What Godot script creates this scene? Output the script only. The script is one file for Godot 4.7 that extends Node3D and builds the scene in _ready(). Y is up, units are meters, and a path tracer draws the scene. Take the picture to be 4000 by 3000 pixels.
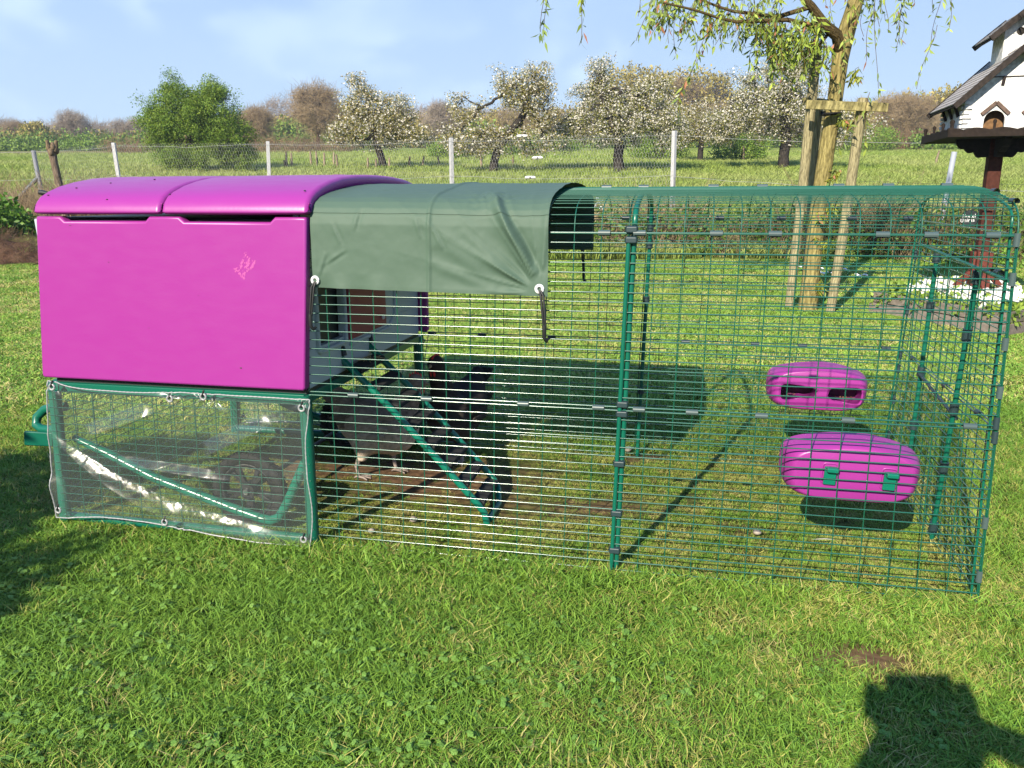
extends Node3D

const EYE := Vector3(1.1622, 1.1369, 2.2918)
const FWD := Vector3(-0.20768, 0, -0.97820)
const RGT := Vector3(0.97820, 0, -0.20768)
const SUN := Vector3(-0.48, 1.0, 1.66)      # towards the sun, per metre of height

var rng := RandomNumberGenerator.new()
var nz := FastNoiseLite.new()
var nz2 := FastNoiseLite.new()
var M := {}
var names := {}


func _ready() -> void:
	rng.seed = 7
	nz.seed = 3
	nz.frequency = 1.0
	nz.fractal_octaves = 3
	nz2.seed = 11
	nz2.frequency = 1.0
	nz2.fractal_octaves = 2
	make_camera()
	make_sky_and_sun()
	make_materials()
	make_ground()
	make_grass()
	make_trees()
	make_fence()
	make_willow()
	make_dovecote()
	make_flower_bed()
	make_coop()
	make_run()
	make_ladder()
	make_covers()
	make_feeders()
	make_hens()
	make_small_things()
	make_photographer()


func make_camera() -> void:
	var cam := Camera3D.new()
	cam.name = "camera"
	cam.transform = Transform3D(Basis(Vector3(0.97835, -0.00317, -0.20694), Vector3(-0.04471, 0.97304, -0.22626), Vector3(0.20208, 0.23062, 0.95183)).orthonormalized(), EYE)
	cam.fov = 51.34
	cam.near = 0.05
	cam.far = 1500.0
	add_child(cam)
	cam.current = true


func make_sky_and_sun() -> void:
	var we := WorldEnvironment.new()
	we.name = "world_environment"
	var env := Environment.new()
	env.background_mode = Environment.BG_SKY
	var sky := Sky.new()
	var sm := ProceduralSkyMaterial.new()
	sm.sky_top_color = Color(0.27, 0.455, 0.72)
	sm.sky_horizon_color = Color(0.635, 0.71, 0.772)
	sm.sky_curve = 0.35
	sm.ground_bottom_color = Color(0.12, 0.15, 0.06)
	sm.ground_horizon_color = Color(0.35, 0.42, 0.3)
	sm.sun_angle_max = 1.0
	sm.energy_multiplier = 1.0
	sm.sky_cover = cirrus()
	sm.sky_cover_modulate = Color(1, 1, 1, 1)
	sky.sky_material = sm
	env.sky = sky
	env.background_energy_multiplier = 1.0
	env.ambient_light_source = Environment.AMBIENT_SOURCE_SKY
	env.tonemap_mode = Environment.TONE_MAPPER_LINEAR
	env.tonemap_exposure = 1.9
	env.sdfgi_enabled = true
	env.ssao_enabled = true
	env.ssil_enabled = true
	env.fog_enabled = true
	env.fog_density = 0.0007
	env.fog_light_color = Color(0.78, 0.86, 0.97)
	we.environment = env
	add_child(we)
	var sun := DirectionalLight3D.new()
	sun.name = "sun"
	sun.light_energy = 1.6
	sun.light_color = Color(1.0, 0.955, 0.87)
	sun.light_angular_distance = 0.5
	sun.shadow_enabled = true
	add_child(sun)
	sun.look_at_from_position(SUN * 20.0, Vector3.ZERO, Vector3.UP)


func cirrus() -> ImageTexture:
	# thin cirrus, long streaks, over the whole sky
	var w := 1024
	var h := 512
	var img := Image.create(w, h, false, Image.FORMAT_RGBA8)
	var f := FastNoiseLite.new()
	f.seed = 21
	f.fractal_octaves = 5
	f.frequency = 1.0
	for y in h:
		var up := PI * (0.5 - (y + 0.5) / h)
		for x in w:
			var a := 0.0
			if up > 0.0:
				var az := TAU * (x + 0.5) / w
				var k := 1.0 / (sin(up) + 0.12)
				var px := cos(az) * cos(up) * k
				var pz := sin(az) * cos(up) * k
				var q := Vector2(px, pz).rotated(0.5)
				var warp := f.get_noise_2d(q.x * 0.5 + 40.0, q.y * 0.5) * 0.7
				var s := f.get_noise_2d(q.x * 0.55, (q.y + warp) * 2.0)
				var s2 := f.get_noise_2d(q.x * 0.25 + 9.0, q.y * 0.4 - 5.0)
				a = clampf((s + 0.18) * 1.4, 0.0, 1.0) * clampf(s2 * 2.2 + 0.55, 0.0, 1.0)
				a = a * 0.52 * clampf(up * 6.0, 0.0, 1.0)
			img.set_pixel(x, y, Color(0.50, 0.50, 0.52, a))
	return ImageTexture.create_from_image(img)


# ---------------------------------------------------------------- helpers
class MB:
	var v := PackedVector3Array()
	var n := PackedVector3Array()
	var u := PackedVector2Array()
	var c := PackedColorArray()
	var i := PackedInt32Array()
	var col := Color.WHITE

	func p(pos: Vector3, nor: Vector3, uv := Vector2.ZERO) -> int:
		v.append(pos)
		n.append(nor)
		u.append(uv)
		c.append(col)
		return v.size() - 1

	func tri(a: int, b: int, d: int) -> void:
		if (v[b] - v[a]).cross(v[d] - v[a]).dot(n[a] + n[b] + n[d]) > 0.0:
			i.append_array(PackedInt32Array([a, d, b]))
		else:
			i.append_array(PackedInt32Array([a, b, d]))

	func quad(a: int, b: int, d: int, e: int) -> void:
		tri(a, b, d)
		tri(a, d, e)

	func poly(pts: Array, nor: Vector3) -> void:
		var f := v.size()
		for q in pts:
			p(q, nor)
		for k in range(1, pts.size() - 1):
			tri(f, f + k, f + k + 1)

	func box(ctr: Vector3, s: Vector3, b := Basis.IDENTITY, bev := 0.0) -> void:
		var h := s * 0.5
		if bev <= 0.0:
			bev = minf(minf(h.x, h.y), h.z) * 0.12
		var f := v.size()
		var sg := []
		for k in 8:
			sg.append(Vector3(1 if k & 1 else -1, 1 if k & 2 else -1, 1 if k & 4 else -1))
		for k in 8:
			for ax in 3:
				var q: Vector3 = sg[k] * (h - Vector3.ONE * bev)
				q[ax] = sg[k][ax] * h[ax]
				var nn := Vector3.ZERO
				nn[ax] = sg[k][ax]
				p(ctr + b * q, b * nn, Vector2(q[(ax + 1) % 3], q[(ax + 2) % 3]))
		for ax in 3:
			var b1 := 1 << ((ax + 1) % 3)
			var b2 := 1 << ((ax + 2) % 3)
			for sd in 2:
				var o := (1 << ax) if sd else 0
				quad(f + o * 3 + ax, f + (o | b1) * 3 + ax, f + (o | b1 | b2) * 3 + ax, f + (o | b2) * 3 + ax)
			# edges along this axis
			var a1 := (ax + 1) % 3
			var a2 := (ax + 2) % 3
			for s1 in 2:
				for s2 in 2:
					var e := (b1 if s1 else 0) | (b2 if s2 else 0)
					var g := e | (1 << ax)
					quad(f + e * 3 + a1, f + e * 3 + a2, f + g * 3 + a2, f + g * 3 + a1)
		for k in 8:
			tri(f + k * 3, f + k * 3 + 1, f + k * 3 + 2)

	func beam(a: Vector3, b: Vector3, w: float, t: float, up := Vector3.UP, bev := 0.0) -> void:
		# a box from a to b, w wide across, t thick along up
		var d := (b - a).normalized()
		var s := d.cross(up).normalized()
		var q := s.cross(d).normalized()
		box((a + b) * 0.5, Vector3((b - a).length(), t, w), Basis(d, q, -d.cross(q) * -1.0), bev)

	func tube(pts: Array, rad, sides := 8, cap := true, vs := 1.0) -> void:
		var m := pts.size()
		var ref := Vector3.ZERO
		var f := v.size()
		var dist := 0.0
		var dirs := []
		for k in m:
			var d: Vector3
			if k == 0:
				d = pts[1] - pts[0]
			elif k == m - 1:
				d = pts[k] - pts[k - 1]
			else:
				d = (pts[k + 1] - pts[k]).normalized() + (pts[k] - pts[k - 1]).normalized()
			dirs.append(d.normalized())
		for k in m:
			var d: Vector3 = dirs[k]
			if k == 0:
				ref = d.cross(Vector3.UP if absf(d.y) < 0.9 else Vector3.RIGHT).normalized()
			else:
				ref = (ref - d * ref.dot(d)).normalized()
				dist += (pts[k] - pts[k - 1]).length()
			var bi := d.cross(ref)
			var r: float = rad[k] if rad is Array or rad is PackedFloat32Array else rad
			for j in sides + 1:
				var an := TAU * j / sides
				var nn := ref * cos(an) + bi * sin(an)
				p(pts[k] + nn * r, nn, Vector2(float(j) / sides, dist * vs))
		for k in m - 1:
			for j in sides:
				var a := f + k * (sides + 1) + j
				quad(a, a + 1, a + sides + 2, a + sides + 1)
		if cap:
			for e in 2:
				var k := 0 if e == 0 else m - 1
				var nn: Vector3 = -dirs[0] if e == 0 else dirs[m - 1]
				var g := v.size()
				for j in sides:
					p(v[f + k * (sides + 1) + j], nn)
				for j in range(1, sides - 1):
					tri(g, g + j, g + j + 1)

	func wire(a: Vector3, b: Vector3, r: float, sides := 5) -> void:
		tube([a, b], r, sides, false)

	func ball(ctr: Vector3, r: Vector3, nu := 10, nv := 6, b := Basis.IDENTITY) -> void:
		var f := v.size()
		for k in nv + 1:
			var th := PI * k / nv
			for j in nu + 1:
				var ph := TAU * j / nu
				var d := Vector3(sin(th) * cos(ph), cos(th), sin(th) * sin(ph))
				p(ctr + b * (d * r), (b * (d / r)).normalized(), Vector2(float(j) / nu, float(k) / nv))
		for k in nv:
			for j in nu:
				var a := f + k * (nu + 1) + j
				quad(a, a + 1, a + nu + 2, a + nu + 1)

	func surf(rows: Array, flip := false, uvs := 1.0) -> void:
		# a sheet through rows of points, smooth normals
		var f := v.size()
		var m := rows.size()
		var w: int = rows[0].size()
		for k in m:
			for j in w:
				var du: Vector3 = rows[k][mini(j + 1, w - 1)] - rows[k][maxi(j - 1, 0)]
				var dv: Vector3 = rows[mini(k + 1, m - 1)][j] - rows[maxi(k - 1, 0)][j]
				var nn := du.cross(dv).normalized()
				if flip:
					nn = -nn
				p(rows[k][j], nn, Vector2(float(j) / (w - 1), float(k) / (m - 1)) * uvs)
		for k in m - 1:
			for j in w - 1:
				var a := f + k * w + j
				quad(a, a + 1, a + w + 1, a + w)

	func prism(pts: PackedVector2Array, depth: float, x: Transform3D) -> void:
		# a flat outline in x and y, given a thickness along z about its middle
		var t := Geometry2D.triangulate_polygon(pts)
		for sd in 2:
			var z := depth * (0.5 if sd else -0.5)
			var nn := x.basis * Vector3(0, 0, 1 if sd else -1)
			var f := v.size()
			for q in pts:
				p(x * Vector3(q.x, q.y, z), nn, q)
			for k in range(0, t.size(), 3):
				tri(f + t[k], f + t[k + 1], f + t[k + 2])
		var cw := Geometry2D.is_polygon_clockwise(pts)
		for k in pts.size():
			var a := pts[k]
			var b := pts[(k + 1) % pts.size()]
			var e := (b - a).normalized()
			var n2 := Vector2(e.y, -e.x) * (-1.0 if cw else 1.0)
			var nn := x.basis * Vector3(n2.x, n2.y, 0)
			var f := v.size()
			p(x * Vector3(a.x, a.y, -depth / 2), nn)
			p(x * Vector3(b.x, b.y, -depth / 2), nn)
			p(x * Vector3(b.x, b.y, depth / 2), nn)
			p(x * Vector3(a.x, a.y, depth / 2), nn)
			quad(f, f + 1, f + 2, f + 3)

	func mesh() -> ArrayMesh:
		var a := []
		a.resize(Mesh.ARRAY_MAX)
		a[Mesh.ARRAY_VERTEX] = v
		a[Mesh.ARRAY_NORMAL] = n
		a[Mesh.ARRAY_TEX_UV] = u
		a[Mesh.ARRAY_COLOR] = c
		a[Mesh.ARRAY_INDEX] = i
		var m := ArrayMesh.new()
		m.add_surface_from_arrays(Mesh.PRIMITIVE_TRIANGLES, a)
		return m


func numbered(called: String) -> String:
	if not names.has(called):
		names[called] = 0
		return called
	names[called] += 1
	return "%s_%03d" % [called, names[called]]


func tag(o: Node, label: String, category: String, group := "", kind := "") -> Node:
	o.set_meta("label", label)
	o.set_meta("category", category)
	if group:
		o.set_meta("group", group)
	if kind:
		o.set_meta("kind", kind)
	return o


func thing(called: String, label: String, category: String, at := Vector3.ZERO, turn := 0.0, group := "") -> Node3D:
	var o := Node3D.new()
	o.name = numbered(called)
	add_child(o)
	o.position = at
	o.rotation.y = turn
	tag(o, label, category, group)
	return o


func obj(called: String, mb: MB, m: Material, parent: Node = null) -> MeshInstance3D:
	return inst(called, mb.mesh(), m, parent)


func inst(called: String, mesh: Mesh, m: Material, parent: Node = null) -> MeshInstance3D:
	var o := MeshInstance3D.new()
	o.mesh = mesh
	o.material_override = m
	if parent == null:
		o.name = numbered(called)
		add_child(o)
	else:
		var k := 0
		var nm := called
		while parent.has_node(nm):
			k += 1
			nm = "%s_%03d" % [called, k]
		o.name = nm
		parent.add_child(o)
	return o


func structure(called: String, mb: MB, m: Material) -> MeshInstance3D:
	var o := obj(called, mb, m)
	o.set_meta("kind", "structure")
	return o


func multi(called: String, mesh: Mesh, m: Material, xf: Array, cols: Array, parent: Node = null) -> MultiMeshInstance3D:
	var mm := MultiMesh.new()
	mm.transform_format = MultiMesh.TRANSFORM_3D
	mm.use_colors = cols.size() > 0
	mm.mesh = mesh
	mm.instance_count = xf.size()
	for k in xf.size():
		mm.set_instance_transform(k, xf[k])
		if cols.size():
			mm.set_instance_color(k, cols[k])
	var o := MultiMeshInstance3D.new()
	o.multimesh = mm
	o.material_override = m
	if parent == null:
		o.name = numbered(called)
		add_child(o)
	else:
		o.name = called
		parent.add_child(o, true)
	return o


func lin(r: float, g: float, b: float) -> Color:
	return Color(r, g, b).linear_to_srgb()


func mat(c: Color, rough := 0.6, spec := 0.5, metal := 0.0) -> StandardMaterial3D:
	var m := StandardMaterial3D.new()
	m.albedo_color = c
	m.roughness = rough
	m.metallic_specular = spec
	m.metallic = metal
	return m


func vmat(rough := 0.7, spec := 0.3, through := 0.0) -> StandardMaterial3D:
	var m := mat(Color.WHITE, rough, spec)
	m.vertex_color_use_as_albedo = true
	if through > 0.0:
		m.backlight_enabled = true
		m.backlight = Color(through, through, through)
	m.cull_mode = BaseMaterial3D.CULL_DISABLED
	return m


func rr(a: float, b: float) -> float:
	return rng.randf_range(a, b)


func jitter(s: float) -> Vector3:
	return Vector3(rr(-s, s), rr(-s, s), rr(-s, s))


const HD := [-40.0, 0.0, 3.6, 8.0, 13.0, 20.0, 32.0, 60.0, 90.0, 130.0, 400.0]
const HY := [0.0, 0.0, 0.0, 0.14, 0.42, 1.05, 2.13, 4.1, 6.1, 8.2, 14.0]


func rise(d: float) -> float:
	for k in HD.size() - 1:
		if d <= HD[k + 1]:
			return lerpf(HY[k], HY[k + 1], clampf((d - HD[k]) / (HD[k + 1] - HD[k]), 0, 1))
	return 14.0


func hgt(x: float, z: float) -> float:
	return rise((x - EYE.x) * FWD.x + (z - EYE.z) * FWD.z)


func ld(l: float, d: float, y := 0.0) -> Vector3:
	# l metres to the right and d metres ahead of where the photographer stands, y above the ground there
	var q := EYE + RGT * l + FWD * d
	return Vector3(q.x, rise(d) + y, q.z)


func ldy(l: float, d: float, y: float) -> Vector3:
	var q := EYE + RGT * l + FWD * d
	return Vector3(q.x, y, q.z)


func make_materials() -> void:
	M.pink = mat(lin(0.270, 0.027, 0.225), 0.42, 0.5)
	M.pink.normal_enabled = true
	M.pink.normal_texture = noise_normal(31, 0.09, 512, 2.0)
	M.pink.normal_scale = 0.05
	M.pink.uv1_triplanar = true
	M.pink.uv1_scale = Vector3(1.1, 3, 3)
	M.pink.roughness_texture = noise_tex(77, 0.012, 0.78, 1.0)
	M.green = mat(lin(0.004, 0.105, 0.066), 0.30, 0.5)
	M.wire = mat(lin(0.004, 0.085, 0.050), 0.24, 1.0)
	M.wire.clearcoat_enabled = true
	M.wire.clearcoat = 1.0
	M.wire.clearcoat_roughness = 0.22
	M.black = mat(lin(0.012, 0.013, 0.014), 0.5)
	M.rubber = mat(lin(0.018, 0.018, 0.018), 0.75, 0.3)
	M.clip = mat(lin(0.055, 0.085, 0.085), 0.35, 0.5)
	M.clip_dark = mat(lin(0.02, 0.04, 0.045), 0.4, 0.5)
	M.panel_grey = mat(lin(0.36, 0.42, 0.46), 0.5)
	M.red = mat(lin(0.24, 0.006, 0.05), 0.5)
	M.wire_roof = mat(lin(0.004, 0.085, 0.055), 0.45, 0.5)
	M.lever = mat(lin(0.004, 0.135, 0.085), 0.25, 0.5)
	M.white_rope = mat(lin(0.27, 0.28, 0.29), 0.35, 0.6)
	M.white_plastic = mat(lin(0.75, 0.75, 0.76), 0.4)
	M.steel = mat(lin(0.5, 0.5, 0.52), 0.3, 0.5, 1.0)
	M.tread = mat(lin(0.030, 0.031, 0.032), 0.85, 0.2)
	M.galv = vmat(0.6, 0.4)
	M.leaf = vmat(0.5, 0.35, 0.7)
	M.flower = vmat(0.7, 0.2, 0.4)
	M.bark = vmat(0.9, 0.15)
	M.bark.normal_enabled = true
	M.bark.normal_texture = noise_normal(5, 0.06, 256, 6.0)
	M.bark.normal_scale = 0.8
	M.bark.uv1_scale = Vector3(2, 0.7, 1)
	M.bark.albedo_texture = noise_tex(91, 0.03, 0.6, 1.12, 256)
	M.grass = vmat(0.55, 0.35, 0.6)
	M.paint = vmat(0.75, 0.25)
	M.paint.albedo_texture = noise_tex(17, 0.03, 0.75, 1.05, 256)
	M.paint.uv1_triplanar = true
	M.paint.uv1_scale = Vector3(3, 3, 3)
	M.feather = vmat(0.8, 0.2)
	M.feather.normal_enabled = true
	M.feather.normal_texture = noise_normal(8, 0.05, 256, 5.0)
	M.feather.uv1_triplanar = true
	M.feather.uv1_scale = Vector3(8, 8, 8)
	M.ground = vmat(0.95, 0.1)
	M.ground.albedo_texture = noise_tex(14, 0.035, 0.55, 1.0)
	M.ground.uv1_scale = Vector3(1.7, 1.7, 1)


func noise_tex(sd: int, fr: float, lo: float, hi: float, px := 512) -> NoiseTexture2D:
	var t := NoiseTexture2D.new()
	var f := FastNoiseLite.new()
	f.seed = sd
	f.frequency = fr
	f.fractal_octaves = 5
	t.noise = f
	t.width = px
	t.height = px
	t.seamless = true
	var g := Gradient.new()
	g.set_color(0, Color(lo, lo, lo))
	g.set_color(1, Color(hi, hi, hi))
	t.color_ramp = g
	return t


func noise_normal(sd: int, fr: float, px: int, bump: float) -> NoiseTexture2D:
	var t := NoiseTexture2D.new()
	var f := FastNoiseLite.new()
	f.seed = sd
	f.frequency = fr
	f.fractal_octaves = 4
	t.noise = f
	t.width = px
	t.height = px
	t.seamless = true
	t.as_normal_map = true
	t.bump_strength = bump
	return t


func spot(x: float, z: float, cx: float, cz: float, rx: float, rz: float) -> float:
	var q := Vector2((x - cx) / rx, (z - cz) / rz).length()
	return clampf(1.5 - q * 1.2 + nz.get_noise_2d(x * 2.2, z * 2.2) * 0.8, 0.0, 1.0)


func soil(x: float, z: float) -> float:
	# how bare the earth is: scratched by the hens, worn patches, the old footprint of the run
	var s := 0.0
	if z > -2.0 and z < 1.2 and x > -1.4 and x < 2.6:
		s = maxf(s, spot(x, z, 0.05, -0.75, 0.55, 0.36) * 0.95)
		s = maxf(s, spot(x, z, 0.42, -0.50, 0.30, 0.16) * 0.55)
		s = maxf(s, spot(x, z, 0.95, -0.50, 0.30, 0.10) * 0.75)
		s = maxf(s, spot(x, z, 0.62, -0.33, 0.22, 0.10) * 0.5)
		s = maxf(s, spot(x, z, -0.5, -0.55, 0.4, 0.3) * 0.6)
		s = maxf(s, spot(x, z, 1.02, -1.15, 0.10, 0.06) * 0.9)
		s = maxf(s, spot(x, z, 1.35, -0.42, 0.16, 0.08) * 0.55)
		s = maxf(s, spot(x, z, 1.28, 0.0, 0.14, 0.05) * 0.5)
		s = maxf(s, spot(x, z, 1.66, 0.345, 0.12, 0.10) * 0.95)
		s = maxf(s, spot(x, z, -1.25, -0.35, 0.22, 0.12) * 0.5)
	if z < -4.0 and z > -10.5:
		s = maxf(s, spot(x, z, 0.95, -6.75, 0.9, 0.13))
		s = maxf(s, spot(x, z, 2.1, -6.75, 0.4, 0.10) * 0.8)
		s = maxf(s, spot(x, z, -8.0, -8.0, 2.6, 1.0) * 0.9)
	return s


func yellow(x: float, z: float) -> float:
	# share of pale dry blades
	var y := 0.28 + nz2.get_noise_2d(x * 0.9, z * 0.9) * 0.30 + nz2.get_noise_2d(x * 3.1 + 7.0, z * 3.1) * 0.2
	if x > -0.1 and x < 2.1 and z > -1.25 and z < 0.02:
		y += 0.28
	y += 0.30 * clampf((x - 1.1) / 0.8, 0, 1) * clampf((z + 0.3) / 0.3, 0, 1)
	y -= 0.18 * clampf((0.8 - x) / 0.8, 0, 1) * clampf((z + 0.1) / 0.3, 0, 1)
	y += 0.12 * clampf((-1.0 - x) * 1.2, 0, 1)
	return clampf(y, 0.02, 0.95)


func make_ground() -> void:
	var ds: Array = []
	var d := -5.0
	while d < 3.8:
		ds.append(d)
		d += 0.07
	while d < 12.0:
		ds.append(d)
		d += 0.2
	while d < 70.0:
		ds.append(d)
		d += 1.0
	while d < 700.0:
		ds.append(d)
		d *= 1.12
	var ls: Array = []
	var l := 0.0
	while l < 600.0:
		ls.append(l)
		l += 0.07 if l < 3.0 else (0.3 if l < 12.0 else (2.0 if l < 60.0 else 30.0))
	for k in range(1, ls.size()):
		ls.push_front(-ls[2 * k - 1])
	var mb := MB.new()
	var w := ls.size()
	for k in ds.size():
		for j in w:
			var q := ld(ls[j], ds[k])
			if ds[k] < 14.0 and absf(ls[j]) < 14.0:
				q.y += nz2.get_noise_2d(q.x * 0.8, q.z * 0.8) * 0.012 - 0.004
			var s := soil(q.x, q.z)
			var cc: Color
			if ds[k] < 10.4:
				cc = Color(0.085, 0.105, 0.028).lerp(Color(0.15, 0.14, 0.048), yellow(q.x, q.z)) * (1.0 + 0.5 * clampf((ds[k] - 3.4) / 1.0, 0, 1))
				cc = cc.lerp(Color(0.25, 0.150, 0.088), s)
			else:
				var m := nz.get_noise_2d(q.x * 0.05, q.z * 0.12) * 0.5 + nz.get_noise_2d(q.x * 0.3, q.z * 0.3) * 0.35
				cc = Color(0.24, 0.34, 0.045).lerp(Color(0.37, 0.39, 0.12), clampf(0.45 + m, 0, 1))
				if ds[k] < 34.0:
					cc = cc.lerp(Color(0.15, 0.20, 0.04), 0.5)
				# the ploughed strip far on the left
				if ds[k] > 58.0 and ds[k] < 74.0 and ls[j] < -20.0:
					cc = cc.lerp(Color(0.30, 0.22, 0.12), clampf((-20.0 - ls[j]) / 5.0, 0, 1) * 0.85)
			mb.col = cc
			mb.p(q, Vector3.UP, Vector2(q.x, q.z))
	for k in ds.size() - 1:
		for j in w - 1:
			var a := k * w + j
			mb.i.append_array(PackedInt32Array([a, a + w + 1, a + 1, a, a + w, a + w + 1]))
	# smooth normals
	for k in range(1, ds.size() - 1):
		for j in range(1, w - 1):
			var a := k * w + j
			var nn := (mb.v[a + 1] - mb.v[a - 1]).cross(mb.v[a + w] - mb.v[a - w])
			mb.n[a] = nn.normalized() * (1.0 if nn.y > 0 else -1.0)
	structure("ground", mb, M.ground)


func blade_mesh(count: int, spread: float, h0: float, h1: float, w: float, lean: float, tip: Color, root: Color, segs := 2) -> ArrayMesh:
	var mb := MB.new()
	for k in count:
		var a := rr(0, TAU)
		var r := spread * sqrt(rng.randf())
		var b := Vector3(cos(a) * r, -0.006, sin(a) * r)
		var h := rr(h0, h1)
		var dir := Vector3(rr(-1, 1), 0, rr(-1, 1)).normalized() * rr(0.1, lean) * h
		var side := Vector3(rr(-1, 1), 0, rr(-1, 1)).normalized() * w * 0.5 * rr(0.7, 1.3)
		var nn := side.cross(Vector3.UP + dir / h).normalized()
		if nn.y < 0:
			nn = -nn
		nn = (nn + Vector3.UP * 0.55).normalized()
		var t := rng.randf()
		var prev := -1
		for s in segs + 1:
			var f := float(s) / segs
			var q := b + dir * f * f + Vector3.UP * h * (f - 0.25 * lean * f * f)
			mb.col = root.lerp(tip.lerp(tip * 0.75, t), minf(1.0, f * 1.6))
			if s < segs:
				var x := mb.p(q - side * (1.0 - f * 0.45), nn)
				mb.p(q + side * (1.0 - f * 0.45), nn)
				if prev >= 0:
					mb.quad(prev, prev + 1, x + 1, x)
				prev = x
			else:
				var x := mb.p(q, nn)
				mb.tri(prev, prev + 1, x)
	return mb.mesh()


func grass_color(x: float, z: float) -> Color:
	var g := Color(0.135, 0.300, 0.036).lerp(Color(0.26, 0.430, 0.050), rng.randf())
	if rng.randf() < yellow(x, z) * (0.55 if z > 0.0 else 0.75):
		g = Color(0.42, 0.44, 0.09).lerp(Color(0.60, 0.50, 0.22), rng.randf() * rng.randf())
	return g


func make_grass() -> void:
	var near := [
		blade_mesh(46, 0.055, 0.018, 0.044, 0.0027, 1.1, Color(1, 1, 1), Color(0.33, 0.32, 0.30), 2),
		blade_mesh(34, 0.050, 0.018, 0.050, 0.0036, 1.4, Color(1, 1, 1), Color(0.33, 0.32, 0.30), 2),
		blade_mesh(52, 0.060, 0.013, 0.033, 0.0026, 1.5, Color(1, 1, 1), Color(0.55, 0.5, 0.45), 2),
	]
	var xf := [[], [], []]
	var cs := [[], [], []]
	var n := 0
	while n < 29000:
		n += 1
		# the lawn in front of the run, in it and just behind it
		var d := rr(0.75, 4.2)
		var q := ld(rr(-1, 1) * (0.78 * d + 0.9), d)
		var s := soil(q.x, q.z)
		if rng.randf() < s * 1.02 - 0.06:
			continue
		var in_run := q.x > -1.0 and q.x < 2.03 and q.z < 0.0 and q.z > -1.2
		var k := rng.randi() % 3
		if in_run:
			k = 2 if rng.randf() < 0.75 else k
		var sc := rr(0.75, 1.25) * (0.72 if in_run else 1.0) * (1.0 - 0.4 * s)
		if q.z > 0.02 and q.z < 0.12 and q.x > -1.0 and q.x < 2.05:
			sc *= 1.35      # longer along the foot of the wire
		var b := Basis(Vector3.UP, rr(0, TAU)).scaled(Vector3(sc, sc * rr(0.8, 1.25), sc))
		xf[k].append(Transform3D(b, q))
		cs[k].append(grass_color(q.x, q.z))
	for k in 3:
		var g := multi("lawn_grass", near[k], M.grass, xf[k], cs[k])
		tag(g, ["short mown grass of the lawn round the wire run", "broader grass blades mixed through the near lawn", "low cropped turf inside and before the run"][k], "grass", "", "stuff")
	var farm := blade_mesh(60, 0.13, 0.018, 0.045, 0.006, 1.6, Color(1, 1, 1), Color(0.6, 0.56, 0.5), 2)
	var fx := []
	var fc := []
	for k in 22000:
		var d := 4.0 + 6.6 * pow(rng.randf(), 0.8)
		var q := ld(rr(-1, 1) * (0.76 * d + 0.8), d)
		if rng.randf() < soil(q.x, q.z) * 1.02 - 0.04:
			continue
		var sc := rr(0.75, 1.25)
		fx.append(Transform3D(Basis(Vector3.UP, rr(0, TAU)).scaled(Vector3(sc, sc, sc)), q))
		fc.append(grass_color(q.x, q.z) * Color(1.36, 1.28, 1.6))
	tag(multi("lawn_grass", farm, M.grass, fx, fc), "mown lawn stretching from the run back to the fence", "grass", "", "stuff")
	# clover and daisy leaves among the blades in front
	var cl := MB.new()
	for k in 5:
		var b := Vector3(rr(-0.045, 0.045), rr(0.016, 0.036), rr(-0.045, 0.045))
		var up := (Vector3.UP + jitter(0.4)).normalized()
		var ax := up.cross(Vector3(rr(-1, 1), 0, rr(-1, 1))).normalized()
		for j in 3:
			var dir := ax.rotated(up, TAU * j / 3.0)
			var sd := up.cross(dir)
			var nn := (up + dir * 0.15).normalized()
			var sz := rr(0.008, 0.012)
			cl.col = Color(1, 1, 1) * rr(0.8, 1.1)
			var f := cl.p(b, nn)
			cl.col = Color(1, 1, 1) * rr(0.9, 1.15)
			for e in 5:
				var an := (e - 2) * 0.42
				cl.p(b + dir * sz * (0.75 + 0.5 * cos(an * 1.2)) * cos(an) + sd * sz * 1.25 * sin(an) + up * 0.002 * absf(e - 2.0), nn)
			for e in 4:
				cl.tri(f, f + 1 + e, f + 2 + e)
		cl.col = Color(0.8, 0.85, 0.6)
		cl.tube([Vector3(b.x * 0.6, -0.004, b.z * 0.6), b], 0.0007, 3, false)
	var cx := []
	var cc := []
	for k in 3000:
		var d := rr(0.75, 2.4)
		var q := ld(rr(-1, 1) * (0.75 * d + 0.3), d)
		var dens := 0.45 + nz.get_noise_2d(q.x * 1.3 + 30.0, q.z * 1.3) * 1.1 - clampf((q.x - 0.6) * 0.6, -0.3, 0.7)
		if q.z < 0.03 or rng.randf() > dens:
			continue
		cx.append(Transform3D(Basis(Vector3.UP, rr(0, TAU)).scaled(Vector3.ONE * rr(0.36, 0.64)), q))
		cc.append(Color(0.13, 0.26, 0.045).lerp(Color(0.20, 0.35, 0.07), rng.randf()))
	tag(multi("clover", cl.mesh(), M.grass, cx, cc), "round leaved clover growing through the front lawn", "clover", "", "stuff")
	# dry bits on the scratched earth
	var db := blade_mesh(10, 0.05, 0.006, 0.016, 0.0035, 5.0, Color(1, 1, 1), Color(1, 1, 1), 2)
	var dx := []
	var dc := []
	for k in 5200:
		var q := ld(0, 0)
		q.x = rr(-1.3, 2.2)
		q.z = rr(-1.6, 0.9)
		q.y = hgt(q.x, q.z)
		if rng.randf() > soil(q.x, q.z):
			continue
		dx.append(Transform3D(Basis(Vector3.UP, rr(0, TAU)), q))
		dc.append(Color(0.30, 0.22, 0.12).lerp(Color(0.10, 0.065, 0.04), rng.randf()))
	tag(multi("dry_litter", db, M.grass, dx, dc), "dry straw and crumbs on the scratched soil in the run", "litter", "", "stuff")
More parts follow.
